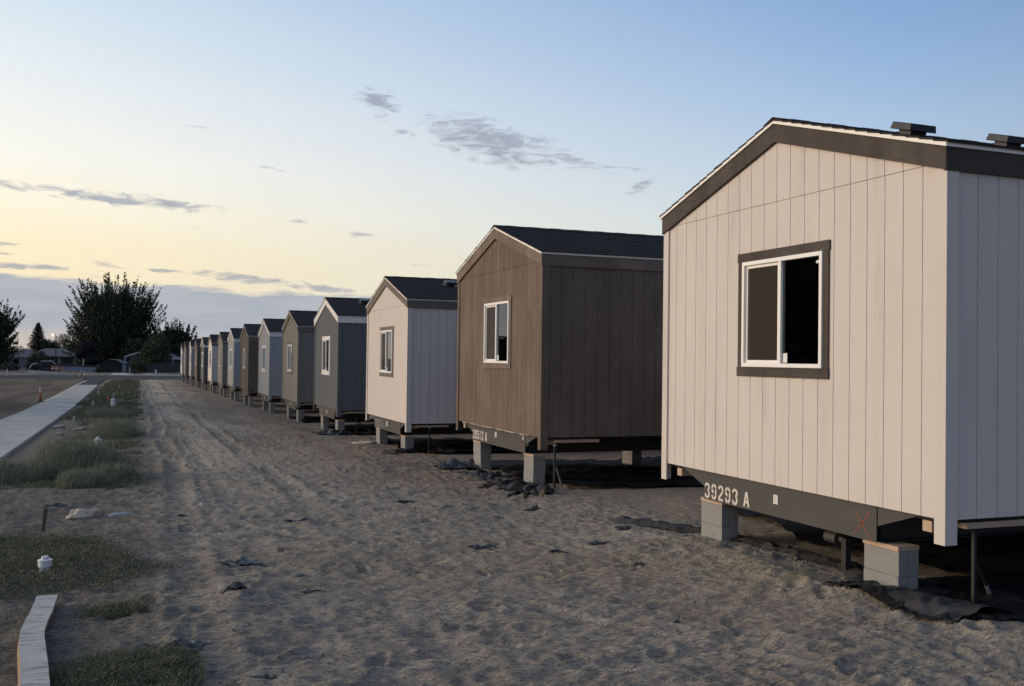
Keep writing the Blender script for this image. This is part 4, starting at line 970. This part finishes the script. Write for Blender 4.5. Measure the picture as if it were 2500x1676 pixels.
stake(-7.736, 45.1, .30, .05, m_pale, 'pale wooden stake beside the sidewalk, level with the wrapped pipe', .035)
stake(-6.84, 35.5, .38, .10, m_rust, 'thin leaning grey stake in the weeds before the wrapped pipe', .016)
stake(-8.17, 63.6, .30, .05, m_pale, 'pale stake by the sidewalk, second farthest beside the slab', .045)
stake(-8.4, 101, .42, 0, m_pale, 'pale stake near the street, farthest of the stakes', .05)
stake(-7.15, 80, .28, .1, m_pale, 'short pale stake in the far weeds', .045)
stake(-7.21, 52.5, .26, 0, m_tape, 'short orange stake in the weeds behind the wrapped pipe', .04)
stake(-7.12, 56.7, .32, .45, m_pale, 'pale stake leaning right above the wrapped pipe', .03)
stake(-6.53, 4.02, .26, .10, m_rust, 'rusty brown stake standing in the foreground weeds', .012)
stake(-1.35, 42, .12, 0, m_pale, 'tiny pale stake on the sand before the far homes', .03)
# broken concrete chunks by the sidewalk
m_chunk = plain('broken_concrete', (.25, .22, .19), .95, .2, 8, .004, 30)
for k, (x, y, s, lb) in enumerate(((-7.95, 26.6, .22, 'large flat chunk of broken concrete by the sidewalk, left of two'), (-7.25, 24.6, .17, 'smaller chunk of broken concrete right of the larger one'), (-7.7, 22.6, .15, 'pale broken chunk lying nearer, below the other two'))):
    rr = random.Random(k+3); mb = MB(); pts = [(s*rr.uniform(.7, 1.3)*cos(a), s*rr.uniform(.6, 1.1)*sin(a)) for a in np.linspace(0, 5.6, 8)]
    mb.prism(pts, 'z', -.02, s*.42); o = mb.build('concrete_chunk', m_chunk, loc=(x, y, gh(x, y))); o.rotation_euler = (.15, -.1, 0); tag(bevel(o, .02, 2), lb, 'rubble', 'broken concrete by the sidewalk')
# the warped white lath in the lower left corner
def lath():
    BX = [-6.203, -6.200, -6.196, -6.205, -6.205, -6.185, -6.155, -6.115, -6.07, -6.03]
    m, n, b = material('cracked_white_facing'); tc = n.add('ShaderNodeTexCoord').outputs['Object']
    cr = n.noise(n.mapping(tc, sca=(5, 26, 5)), 1, 6, .65, 1.2); wv_ = n.noise(n.mapping(tc, sca=(70, 8, 70)), 1, 3, .6)
    c = n.mix(n.rng(cr, .40, .50), (.24, .225, .20), (.47, .46, .43)); c = n.mix(n.rng(wv_, .5, .75, 0, .3), c, (.40, .37, .32)); n.put(b.inputs['Base Color'], c); b.inputs['Roughness'].default_value = .7
    bp = n.add('ShaderNodeBump'); bp.inputs['Distance'].default_value = .004; n.put(bp.inputs['Height'], cr); n.l.new(bp.outputs[0], b.inputs['Normal'])
    m2 = plain('tan_core', (.30, .21, .14), .9, .2, 12, .002, 60)
    t = empty('warped_board', (-6.15, -.5, -.74)); tag(t, 'warped white faced strip of board lying in the lower left corner', 'board')
    ys_ = [.45, .25, .0, -.35, -.6, -.85, -1.1, -1.45, -1.9, -2.3]; xc = BX; zc = [.055, .06, .065, .07, .08, .085, .085, .085, .085, .08]
    n_ = 60; yy = np.linspace(.45, -2.3, n_); X_ = np.interp(yy, ys_[::-1], xc[::-1]); Z_ = np.interp(yy, ys_[::-1], zc[::-1])
    k = np.ones(7)/7; X_ = np.convolve(np.pad(X_, 3, 'edge'), k, 'valid'); Z_ = np.convolve(np.pad(Z_, 3, 'edge'), k, 'valid'); Z_ = Z_+.004*np.sin(yy*17)
    A = MB(); B = MB()
    for i in range(n_):
        x, y, z = X_[i]+6.15, yy[i]+.5, Z_[i]; hw = .072
        A.v += [(x-hw, y, z+.012), (x+hw, y, z+.012), (x+hw, y, z+.007), (x-hw, y, z+.007)]
        B.v += [(x-hw+.001, y, z+.0065), (x+hw-.002, y, z+.0065), (x+hw-.01, y, z-.055), (x-hw-.012, y, z-.075)]
    for M_ in (A, B):
        for i in range(n_-1):
            for k_ in range(4): M_.f.append((4*i+k_, 4*i+(k_+1) % 4, 4*i+4+(k_+1) % 4, 4*i+4+k_))
        M_.f += [(0, 3, 2, 1), tuple(4*(n_-1)+q for q in range(4))]
    A.build('white_facing', m, t); B.build('tan_core', m2, t)
lath()

# ------------------------------------------------------------------ road delineators
m_orange = plain('faded_orange_plastic', (.50, .17, .08), .6, .15); m_refl = plain('white_reflective_band', (.72, .70, .68), .4, .05)
def delineator(x, y, z, h, label, bands=2):
    t = empty('delineator_post', (x, y, z)); tag(t, label, 'delineator post', 'orange delineator posts on the road')
    mb = MB(); mb.lathe([(.30, 0), (.28, .035), (.09, .05)], 8); mb.build('base', m_black, t)
    mb = MB(); mb.lathe([(.085, .05), (.07, h*.5), (.06, h*.9), (.035, h*.92), (.05, h*.96), (.02, h)], 14); mb.build('tube', m_orange, t, smooth=True)
    for k in range(bands):
        z_ = h*(.78-.17*k); mb = MB(); mb.lathe([(.071, z_), (.068, z_+h*.10)], 14); mb.build('reflective_band', m_refl, t)
delineator(-10.95, 55.2, float(G(55.2))-.13, .95, 'orange delineator post with two white bands on the near gutter')
delineator(-11.75, 121.3, -1.955, .80, 'orange white topped delineator at the road corner, right of three far ones')
delineator(-12.9, 135.6, -1.955, .84, 'orange white topped delineator at the street, middle of three far ones')
delineator(-13.6, 134.5, -1.955, .72, 'plain orange post left of the far white topped delineators', 0)
# white post and sloping plate across the street
m_wpost = plain('white_painted_post', (.55, .56, .58), .6, .05)
mb = MB(); mb.tube([(0, 0, 0), (0, 0, .95)], .06, 10); o = mb.build('marker_post', m_wpost, loc=(-21.7, 134.5, -1.99)); tag(o, 'white marker post at the left edge, across the road', 'post')
mb = MB(); mb.prism([(0, .0), (4.9, .0), (4.9, .08), (0, .42)], 'y', 0, 1.6); mb.box(3.7, 4.9, -.3, 1.5, -.35, -.02); o = mb.build('steel_plate', m_conc, loc=(-19.9, 140, -1.72)); tag(o, 'sloping grey slab over a dark gap in the far kerb', 'slab')

# ------------------------------------------------------------------ trees
m_bark = plain('dark_bark', (.045, .038, .032), .95, .2, 5, .01, 20)
m_leafA = foliage('tree_leaves', (.030, .042, .022), (.056, .070, .036), (.040, .052, .028)); m_leafB = foliage('olive_leaves', (.085, .090, .060), (.120, .120, .085), (.07, .075, .05))
m_leafC = foliage('conifer_needles', (.026, .032, .020), (.040, .045, .028), (.03, .033, .022)); m_leafD = foliage('plum_leaves', (.030, .028, .034), (.045, .042, .05), (.03, .03, .034)); m_leafE = foliage('bright_leaves', (.045, .062, .030), (.075, .092, .045), (.06, .078, .04))
def leaf_quads(C, size, rs, flat_=0.):
    n = len(C); a = rs.normal(size=(n, 3)); a /= np.linalg.norm(a, axis=1)[:, None]; b = rs.normal(size=(n, 3)); b -= (a*b).sum(1)[:, None]*a; b /= np.linalg.norm(b, axis=1)[:, None]
    s = size*rs.uniform(.5, 1.2, n)[:, None]; a = a*s*.5; b = b*s*.32
    return np.stack([C-a, C+b*.9, C+a, C-b], 1).reshape(-1, 3)
def limbs(mb, H, W, rs, n=12, r0=.35, zt=.25):
    mb.tube([(0, 0, -.3), (.05, 0, H*zt*.5), (0, .05, H*zt)], [r0, r0*.8, r0*.65], 9)
    for k in range(n):
        a = k*2.4; e = rs.uniform(.1, .9); L = rs.uniform(.5, .8)
        p0 = Vector((0, 0, H*zt*rs.uniform(.5, 1))); p2 = Vector((cos(a)*W/2*e*L, sin(a)*W/2*e*L, H*(zt+(1-zt)*L*(1-.4*e)))); p1 = p0.lerp(p2, .5)+Vector((cos(a), sin(a), 0))*W*.05
        mb.tube([p0, p1, p2], [r0*.45, r0*.28, r0*.08], 6)
def spiky_tree(name, x, y, H, W, label, seed, mat=m_leafA, shoots=260, per=110, zlow=.12, leaf=.34, cat='tree', zb=-2.0):
    rs = np.random.RandomState(seed); t = empty(name, (x, y, zb)); tag(t, label, cat, None)
    mb = MB(); limbs(mb, H, W, rs, 14, H*.022, .2); mb.build('trunk', m_bark, t, smooth=True)
    C = []
    for k in range(shoots):
        a = rs.uniform(0, 2*pi); e = np.arccos(rs.uniform(.0, 1.))*.98; base = np.array([0, 0, H*.30])
        tip = base+np.array([cos(a)*sin(e)*W/2, sin(a)*sin(e)*W/2, (cos(e)+.001)**.45*H*.68])*rs.uniform(.70, 1.05)
        low = rs.rand() < .28
        if low: tip = np.array([cos(a)*W/2*(q_ := rs.uniform(.6, 1.04)), sin(a)*W/2*q_, H*rs.uniform(zlow, .45)])
        st = base*rs.uniform(.5, 1)+(tip-base)*rs.uniform(.1, .45)
        s = rs.uniform(0, 1, per)**.9; p = st[None]+(tip-st)[None]*s[:, None]; L = np.linalg.norm(tip-st)
        bow = np.sin(s*pi)*L*.10; p[:, 2] -= bow*.6
        p[:, 2] += (s**3)*L*.13
        rad = (.16+.045*H*(1-s)**.9)
        d = rs.normal(size=(per, 3)); d /= np.linalg.norm(d, axis=1)[:, None]
        C.append(p+d*(rad*rs.uniform(.2, 1, per)**.6)[:, None])
    # inner mass
    m = shoots*75; th = rs.uniform(0, 2*pi, m); rr_ = rs.uniform(0, 1, m)**.5; zf = rs.uniform(0, 1, m)
    wz = np.sin(np.clip(zf*.85+.12, 0, 1)*pi)**.6
    Ci = np.stack([np.cos(th)*rr_*W*.43*wz, np.sin(th)*rr_*W*.43*wz, H*(.06+.76*zf)], 1); keep = fbm(Ci[:, 0]*.5+Ci[:, 1]*.3, Ci[:, 2]*.5+Ci[:, 1]*.4, seed, 3) > -.14
    C.append(Ci[keep])
    C = np.concatenate(C); np_mesh('crown', leaf_quads(C, leaf, rs), 4, mat, t); return t
def round_tree(name, x, y, H, W, label, seed, mat=m_leafA, n=7000, leaf=.32, cat='tree', zb=-2.0, zl=.05, lump=.5, group=None, trunk=True):
    rs = np.random.RandomState(seed); t = empty(name, (x, y, zb)); tag(t, label, cat, group)
    mb = MB(); limbs(mb, H*.85, W*.7, rs, 7, max(.05, H*.02), .25); mb.build('trunk' if cat == 'tree' else 'stems', m_bark, t, smooth=True)
    # clumps on an uneven envelope
    nc = 46; th = rs.uniform(0, 2*pi, nc); zf = rs.uniform(0, 1, nc); er = np.sqrt(np.clip(1-(2*zf-.9)**2/1.25, .05, 1))*rs.uniform(.45, 1., nc)
    cc = np.stack([np.cos(th)*er*W*.40, np.sin(th)*er*W*.40, H*(zl+(.9-zl)*zf)], 1); cr = rs.uniform(.10, .20, nc)*min(W, H*1.3)*(.6+lump)
    k = rs.randint(0, nc, n); d = rs.normal(size=(n, 3)); d /= np.linalg.norm(d, axis=1)[:, None]; q = rs.uniform(.25, 1.08, n)**.5
    C = cc[k]+d*(cr[k]*q)[:, None]*np.array([1, 1, .8]); C = C[(C[:, 2] > .02) & (C[:, 2] < H*1.02)]
    np_mesh('crown' if cat == 'tree' else 'foliage', leaf_quads(C, leaf, rs), 4, mat, t); return t
def conifer(x, y, H, W, label, seed, zb=-2.0):
    rs = np.random.RandomState(seed); t = empty('conifer', (x, y, zb)); tag(t, label, 'tree'); mb = MB(); mb.tube([(0, 0, -.2), (0, 0, H*.98)], [H*.02, .03], 8); mb.build('trunk', m_bark, t)
    C = []
    for k in range(150):
        zf = (k/150.)**.9; a = k*2.399; L = W/2*(1-zf)**.85*rs.uniform(.7, 1.12)+.15; n = int(20+70*(1-zf)); s = rs.uniform(.05, 1, n)
        z = H*(.06+.94*zf)-.25*L*s+.22*L*s**2*1.6; p = np.stack([np.cos(a)*L*s, np.sin(a)*L*s, z], 1); C.append(p+rs.normal(0, .10+.12*(1-zf), (n, 3))*np.array([1, 1, .7]))
    np_mesh('crown', leaf_quads(np.concatenate(C), .34, rs), 4, m_leafC, t)
spiky_tree('poplar_tree', -10.4, 200, 18.2, 19.5, 'huge dark spiky crowned tree dominating the far left skyline', 11, shoots=360, per=210, leaf=.40)
spiky_tree('poplar_tree', 1.0, 200, 9.8, 10.0, 'spiky dark tree rising right of the huge one, behind the last homes', 12, shoots=150, per=150, leaf=.38)
spiky_tree('poplar_tree', -31.6, 190, 13.4, 12.5, 'spiky dark tree cut by the left edge of the picture', 13, shoots=190, per=170, leaf=.38)
conifer(-26.6, 230, 9.6, 7.6, 'dark pointed conifer between the left edge tree and the street lamp', 14)
TG = 'bushes and trees in the far tree line'
for k, (x, y, H, W, mt, lb) in enumerate([(-31.0, 205, 6.3, 9, m_leafE, 'rounded green tree at the far left behind the white shed'), (-24.2, 235, 5.6, 6.5, m_leafA, 'low dark tree between the rounded green tree and the conifer'), (-27.0, 260, 6.4, 7, m_leafA, 'dim tree just left behind the conifer'),
      (-21.2, 250, 5.6, 7.5, m_leafB, 'greyish olive tree behind the lamp post'), (-16.9, 245, 5.9, 6.5, m_leafB, 'greyish olive tree right of the lamp post'), (-19.4, 300, 8.0, 9, m_leafA, 'distant dark tree on the skyline right behind the lamp'), (-26.0, 310, 8.6, 9, m_leafA, 'distant dark tree on the skyline left behind the lamp'), (-13.5, 290, 8.2, 9, m_leafA, 'distant dark tree seen under the left limbs of the huge tree'),
      (-14.4, 183, 5.6, 4.4, m_leafD, 'dark plum leaved tree beside the thin white pole'), (-2.75, 175, 6.9, 5.6, m_leafE, 'rounded mid green tree before the dark house with white trim'), (-6.2, 190, 6, 6, m_leafA, 'dark bush under the huge tree behind the arched shelter'), (3.4, 190, 6.2, 6, m_leafA, 'dark tree glimpsed just left of the last home'), (-12, 210, 7, 8, m_leafA, 'dark undergrowth tree at the foot of the huge tree')]):
    round_tree('leafy_tree', x, y, H, W, lb, 20+k, mt, n=8000 if y < 200 else 5000, leaf=.34 if y < 220 else .42, group=TG)
for k, (x, y, H, W, mt, lb) in enumerate([(-24.6, 210, 3.5, 4.6, m_leafA, 'dark shrub in front of the grey roofed house'), (-22.5, 176, 1.4, 4, m_leafB, 'pale dry brush heap by the white shed'), (-26.5, 180, 1.2, 5, m_leafB, 'dry brush at the foot of the white shed'), (-5.6, 161, 1.9, 3.0, m_leafA, 'dark shrub in front of the far fence'), (-6.3, 168, 3.0, 2.2, m_leafB, 'wispy bare shrub before the dark house'), (-11.8, 166, .8, 1.8, m_leafE, 'small bright green shrub beside the arched shelter')]):
    round_tree('shrub', x, y, H, W, lb, 50+k, mt, n=3000, leaf=.22, cat='shrub')
# trees beyond the left of the picture, seen mirrored in the windows of the nearest homes
for k, (a, d, H, W) in enumerate([(-31.5, 66, 11.5, 12), (-36, 62, 13.5, 14), (-40.5, 66, 13, 14), (-46, 70, 12, 13), (-34, 78, 13, 15), (-38.5, 80, 13, 15), (-23.5, 150, 9, 10), (-18, 170, 8, 10), (-13, 190, 8.5, 11), (-50, 110, 9, 12), (-27, 120, 7.5, 9)]):
    ox_, oy_ = (0, 0) if k < 6 else (CP.x, CP.y)
    round_tree('leafy_tree', ox_+d*sin(R(a)), oy_+d*cos(R(a)), H, W, ['tall dark tree across the road, mirrored in the nearest window', 'dark tree across the road beyond the left of the picture'][k > 0], 70+k, m_leafA, n=16000, leaf=.8, group='trees across the road beyond the left edge')

# ------------------------------------------------------------------ far houses and sheds
m_rf = plain('grey_shingle_roof', (.135, .135, .145), .9, .12, 2); m_dw = plain('dark_wall_paint', (.040, .042, .046), .8, .15, 1.5); m_bw = plain('dull_brown_wall', (.060, .056, .052), .85, .2, 1.5)
m_wt = plain('white_trim_paint', (.55, .55, .56), .6, .05); m_ww = plain('peeling_white_wall', (.30, .31, .34), .8, .25, 1.2); m_pane = plain('dark_window_pane', (.012, .013, .015), .15, .1)
m_grn = plain('green_fence_slats', (.040, .048, .044), .85, .12, 2); m_tarp = plain('dark_tarp', (.010, .011, .013), .6, .2); m_pale2 = plain('pale_blue_grey_panel', (.24, .27, .31), .7, .1, 1); m_ltroof = plain('pale_metal_roof', (.26, .28, .30), .5, .1, 1)
ZB = -2.0
def gable_house(name, x0, x1, y0, y1, hw, hp, label, mw, mr, wins, trim=None, doors=(), over=.4, hip=0):
    t = empty(name, ((x0+x1)/2, y0, ZB)); tag(t, label, 'house'); w2 = (x1-x0)/2; D = y1-y0
    mb = MB(); mb.box(-w2, w2, 0, D, -.2, hw); mb.build('wall', mw, t)
    mb = MB(); a = w2+over; zt = hw+hp
    b = 0; V = [(-a, -over, hw-.02), (a, -over, hw-.02), (a, D+over, hw-.02), (-a, D+over, hw-.02), (-a+hip, D/2, zt), (a-hip, D/2, zt)]
    V += [(v[0], v[1], v[2]+.14) for v in V]
    mb.v = V; mb.f = [(0, 1, 5, 4), (1, 2, 5), (2, 3, 4, 5), (3, 0, 4), (6, 10, 11, 7), (7, 11, 8), (8, 11, 10, 9), (9, 10, 6), (0, 6, 7, 1), (1, 7, 8, 2), (2, 8, 9, 3), (3, 9, 6, 0)]
    mb.build('roof', mr, t)
    mb = MB(); mb.box(-a-.02, a+.02, -over-.08, -over-.01, hw-.06, hw+.16); mb.build('gutter_board', trim or m_ltroof, t)
    for (wx, wz, ww, wh) in wins:
        f = empty('window'); f.parent = t
        mb = MB(); mb.box(wx-ww/2, wx+ww/2, -.07, -.005, wz, wz+.1); mb.box(wx-ww/2, wx+ww/2, -.07, -.005, wz+wh-.1, wz+wh); mb.box(wx-ww/2, wx-ww/2+.1, -.069, -.005, wz+.1, wz+wh-.1); mb.box(wx+ww/2-.1, wx+ww/2, -.069, -.005, wz+.1, wz+wh-.1); mb.box(wx-.03, wx+.03, -.068, -.005, wz+.1, wz+wh-.1)
        mb.build('frame', m_wt, f); mb = MB(); mb.quad((wx-ww/2+.1, -.03, wz+.1), (wx+ww/2-.1, -.03, wz+.1), (wx+ww/2-.1, -.03, wz+wh-.1), (wx-ww/2+.1, -.03, wz+wh-.1)); mb.build('pane', m_pane, f)
    for (dx, dw, dh, md) in doors: mb = MB(); mb.box(dx-dw/2, dx+dw/2, -.06, -.004, 0, dh); mb.build('door', md, t)
    return t
gable_house('house', -26.2, -18.6, 215, 223, 2.35, 1.55, 'low dull house with grey hipped roof behind the long white panel', m_bw, m_rf, [(1.2, .9, .35, 1.2)], None, [(2.9, .9, 2.0, m_dw)], .7, 2.6)
gable_house('house', -31.5, -25.5, 222, 230, 2.0, 1.75, 'faint house gable behind the white shed, half hidden by shrubs', m_bw, m_rf, [], m_leafB and m_rf, (), .8, 3.2)
# dark house with white trim: gable end to the left, low wing to the right
t = empty('house', (-4.9, 185, ZB)); tag(t, 'dark house with white edged gable behind the green fence', 'house')
mb = MB(); mb.prism([(-3.2, -.2), (1.6, -.2), (1.6, 2.85), (-1.1, 3.25), (-3.2, 2.45)], 'y', 0, 7); mb.build('wall', m_dw, t)
mb = MB(); mb.prism([(-3.3, 2.47), (-1.1, 3.27), (1.7, 2.87), (1.7, 3.03), (-1.1, 3.45), (-3.3, 2.65)], 'y', -.3, 7.2); mb.build('roof', m_rf, t)
mb = MB(); mb.prism([(-3.32, 2.40), (-1.1, 3.22), (1.72, 2.83), (1.72, 3.05), (-1.1, 3.47), (-3.32, 2.67)], 'y', -.36, -.31); mb.box(-3.32, -3.14, -.05, -.005, 1.3, 2.42); mb.build('white_trim', m_wt, t)
mb = MB(); mb.box(1.61, 6.6, .4, 7, -.2, 2.3); mb.build('wing_wall', m_dw, t)
mb = MB(); V = [(1.4, -.2, 2.32), (7.0, -.2, 2.32), (7.0, 7.4, 2.32), (1.4, 7.4, 2.32), (1.4, 3.4, 3.45), (4.6, 3.4, 3.45)]; mb.v = V; mb.f = [(0, 1, 5, 4), (1, 2, 5), (2, 3, 4, 5), (3, 0, 4), (0, 3, 2, 1)]; mb.build('wing_roof', m_rf, t)
mb = MB(); mb.box(1.4, 7.02, -.28, -.21, 2.2, 2.42); mb.box(5.1, 5.25, .3, .39, 1.2, 2.2); mb.build('eave_trim', m_wt, t)
for (wx, yy, ww, wz, wh) in ((-1.2, -.02, 1.5, 1.0, .95), (2.5, .38, .8, 1.1, .95), (3.8, .38, .6, .9, 1.1)):
    f = empty('window'); f.parent = t; mb = MB(); mb.box(wx-ww/2, wx+ww/2, yy-.06, yy, wz, wz+.09); mb.box(wx-ww/2, wx+ww/2, yy-.06, yy, wz+wh-.09, wz+wh)
    mb.box(wx-ww/2, wx-ww/2+.09, yy-.059, yy, wz+.09, wz+wh-.09); mb.box(wx+ww/2-.09, wx+ww/2, yy-.059, yy, wz+.09, wz+wh-.09); mb.build('frame', m_wt, f)
    mb = MB(); mb.quad((wx-ww/2+.09, yy-.02, wz+.09), (wx+ww/2-.09, yy-.02, wz+.09), (wx+ww/2-.09, yy-.02, wz+wh-.09), (wx-ww/2+.09, yy-.02, wz+wh-.09)); mb.build('pane', m_pane, f)
# far fence
t = empty('fence', (-3, 164, ZB)); tag(t, 'dark green slatted fence across the street', 'fence')
mb = MB(); rr = random.Random(1); x = -7.7+3
while x < 14: mb.box(x, x+.145, 0, .02, .03, 1.62+rr.uniform(-.01, .01)); x += .155
mb.build('slats', m_grn, t); mb = MB(); mb.box(-4.7, 14, .022, .06, .3, .4); mb.box(-4.7, 14, .022, .06, 1.25, 1.35); mb.build('rails', m_grn, t)
# white shed with two windows
t = empty('shed', (-30, 205, ZB)); tag(t, 'low peeling white shed with two dark windows at the left edge', 'shed')
mb = MB(); mb.prism([(-4, -.1), (4.1, -.1), (3.5, .9), (3.5, 2.12), (-4, 2.12)], 'y', 0, 4); mb.build('wall', m_ww, t)
mb = MB(); mb.box(-4.2, 3.7, -.3, 4.3, 2.125, 2.24); mb.build('roof', m_ltroof, t)
mb = MB(); mb.prism([(1.05-.95, 1.1), (.6, 1.25), (1.0, 1.6), (.55, 1.85), (.1, 1.7)], 'y', -.006, -.002); mb.build('rust_stain', m_rust, t)
for wx in (-.75, 1.85):
    f = empty('window'); f.parent = t; mb = MB(); ww, wz, wh, yy = .95, .72, 1.15, 0
    if wx < 0: mb.box(wx-.48, wx+.48, -.05, 0, wz, wz+.09); mb.box(wx-.48, wx+.48, -.05, 0, wz+wh-.09, wz+wh); mb.box(wx-.48, wx-.39, -.049, 0, wz+.09, wz+wh-.09); mb.box(wx+.39, wx+.48, -.049, 0, wz+.09, wz+wh-.09); mb.box(wx-.39, wx+.39, -.048, 0, wz+.53, wz+.6)
    else: mb.box(wx+.50, wx+.66, -.05, 0, wz+.15, wz+wh-.1)
    mb.build('frame', m_wt, f); mb = MB(); mb.quad((wx-.39, -.02, wz+.09), (wx+.5, -.02, wz+.09), (wx+.5, -.02, wz+wh-.09), (wx-.39, -.02, wz+wh-.09)); mb.build('pane', m_pane, f)
# dark box trailer with pale roof edge, hoop frame beside it
t = empty('box_trailer', (-20.0, 171, ZB)); tag(t, 'small dark box trailer with pale roof edge left of the long panel', 'trailer')
mb = MB(); mb.box(-.9, .75, 0, 3, .25, 1.68); bevel(mb.build('body', m_tarp, t), .04)
mb = MB(); mb.box(-.92, .77, -.03, 3.03, 1.69, 1.76); mb.prism([(.78, 1.66), (1.32, 1.16), (1.38, 1.2), (.84, 1.74)], 'y', 0, .1); mb.build('roof_edge', m_wt, t)
for yy in (.5, 2.2): mb = MB(); mb.tube([(-.95, yy, .3), (-.80, yy, .3)], .3, 16); mb.build('wheel', m_black, t)
mb = MB(); mb.tube([(-1.25+1.25*cos(a), 0, 1.15*sin(a)) for a in np.linspace(1.57, 3.0, 10)], .07, 8); o = mb.build('hoop', m_wt, loc=(-20.2, 172.5, ZB+.25)); tag(o, 'pale quarter hoop frame left of the dark box trailer', 'hoop frame')
t = empty('covered_trailer', (-15.6, 172, ZB)); tag(t, 'long low trailer, white blue side panel under a flat black tarp', 'trailer')
mb = MB(); mb.prism([(-3.8, 1.13), (-3.3, 1.23), (3.55, .98), (3.9, .88), (3.9, .80), (-3.8, .98)], 'y', -.1, 2.4); mb.build('tarp', m_tarp, t)
mb = MB(); mb.prism([(-1.75, .12), (3.75, -.0), (3.75, .80), (-1.75, .88)], 'y', 0, .06); mb.build('side_panel', m_pale2, t)
mb = MB(); mb.box(-3.75, -1.78, .1, .16, .2, .97); mb.build('wood_side', m_wood, t)
for xx in (-2.6, 0, 2.6): mb = MB(); mb.tube([(xx, .3, .26), (xx, .5, .26)], .26, 14); mb.build('wheel', m_black, t)
for k, xx in enumerate((-18.9, -18.35)):
    t = empty('barricade_barrel', (xx, 169.5, ZB)); tag(t, ['orange banded barrel left of the pair before the covered trailer', 'orange banded barrel right of the pair before the covered trailer'][k], 'barrel', 'orange barrels before the covered trailer')
    mb = MB(); mb.lathe([(.24, 0), (.22, .35), (.2, .7), (.19, .95), (.05, 1.0)], 14); mb.build('drum', m_orange, t, smooth=False); mb = MB(); mb.lathe([(.225, .5), (.215, .62)], 14); mb.build('reflective_band', m_refl, t)
mb = MB(); rr = random.Random(4)
for k in range(12): z_ = .12+.2*(k//5); mb.tube([(-.9+.38*(k % 5)+.1*(k//5), -.6, z_), (-.8+.38*(k % 5)+.1*(k//5), .9, z_)], rr.uniform(.08, .12), 8)
o = mb.build('log_pile', m_bark, loc=(-19.2, 165.5, ZB)); tag(o, 'low pile of brown logs before the orange barrels', 'log pile')
# arched shelter
t = empty('arched_shelter', (-10.1, 170, ZB)); tag(t, 'arched tarp shelter with dark open front and pale side roof', 'shelter')
prof = [(-1.75*cos(a)*(1.0 if abs(cos(a)) < .95 else 1), .75+1.40*sin(a)**.75) for a in np.linspace(0.0, pi, 15)]
outer = [(-1.8, 0)]+prof+[(1.75, 0)]
mb = MB()
for p, q in zip(outer[:-1], outer[1:]): mb.quad((p[0], 0, p[1]), (q[0], 0, q[1]), (q[0], 5, q[1]), (p[0], 5, p[1]))
mb.prism([(p[0]*.99, p[1]*.99+.0) for p in outer], 'y', 4.9, 4.95); o = mb.build('arched_cover', m_bw, t)
sm = o.modifiers.new('solid', 'SOLIDIFY'); sm.thickness = .05
mb = MB(); mb.prism([(-1.78, .02), (-1.78, .75)]+prof[1:-1]+[(1.74, .75), (1.74, .02)], 'y', .35, .40); mb.build('interior_shade', m_tarp, t)  # dark sheet across the open front, standing in for the shade inside
mb = MB(); mb.prism([(-.2, 2.18), (1.2, 2.12), (2.75, 1.50), (2.7, 1.40), (1.55, 1.62), (1.0, 1.98)], 'y', -.3, 4.6); mb.build('side_roof', m_ltroof, t)
mb = MB(); mb.prism([(1.70, .05), (2.45, .05), (2.25, 1.45), (1.70, 1.55)], 'y', .1, .14); mb.build('side_panel', m_pale2, t)
# street lamp (lit) and thin poles
t = empty('street_lamp', (-20.05, 190, ZB)); tag(t, 'lit street lamp glowing warm above the grey roofed house', 'street lamp')
mb = MB(); mb.tube([(0, 0, 0), (0, 0, 6.2)], [.12, .07], 10); mb.build('pole', m_dw, t); mb = MB(); mb.tube([(0, 0, 6.2), (-.15, -.2, 6.45), (-.5, -.5, 6.5)], .05, 8); mb.build('arm', m_dw, t)
ml, nl, bl = material('lamp_glow'); bl.inputs['Emission Color'].default_value = (1, .78, .42, 1); bl.inputs['Emission Strength'].default_value = 4.; bl.inputs['Base Color'].default_value = (.8, .7, .5, 1)
mb = MB(); mb.lathe([(.02, -.22), (.12, -.18), (.17, 0), (.15, .12), (.04, .18)], 14, (-.5, -.5, 6.42)); mb.build('lantern', ml, t, smooth=True)
mb = MB(); mb.tube([(0, 0, 0), (.05, 0, 1.95)], .07, 8); o = mb.build('thin_pole', m_wpost, loc=(-14.75, 177, ZB+.1)); tag(o, 'thin white pole before the plum leaved tree', 'pole')
mb = MB(); mb.tube([(0, 0, 0), (.0, 0, 6.3)], .09, 8); mb.tube([(-2.2, 0, 2.2), (0, 0, 2.5)], .06, 6); o = mb.build('utility_pole', m_wpost, loc=(-18.4, 222, ZB)); tag(o, 'thin grey utility pole right of the lamp with a short cross pipe', 'pole')
for k, x in enumerate((-7.1, -6.75, -6.1, -9.0)):
    mb = MB(); mb.tube([(0, 0, 0), (.02, 0, .95-.15*k)], .05, 6); o = mb.build('fence_stub', m_rust if k else m_wpost, loc=(x, 163-.3*k, ZB)); tag(o, ['thin pale post right beside the arched shelter', 'short brown post second right of the shelter', 'short brown post third right of the shelter, by the shrub', 'short brown post before the shelter opening'][k], 'post', 'short posts by the arched shelter')
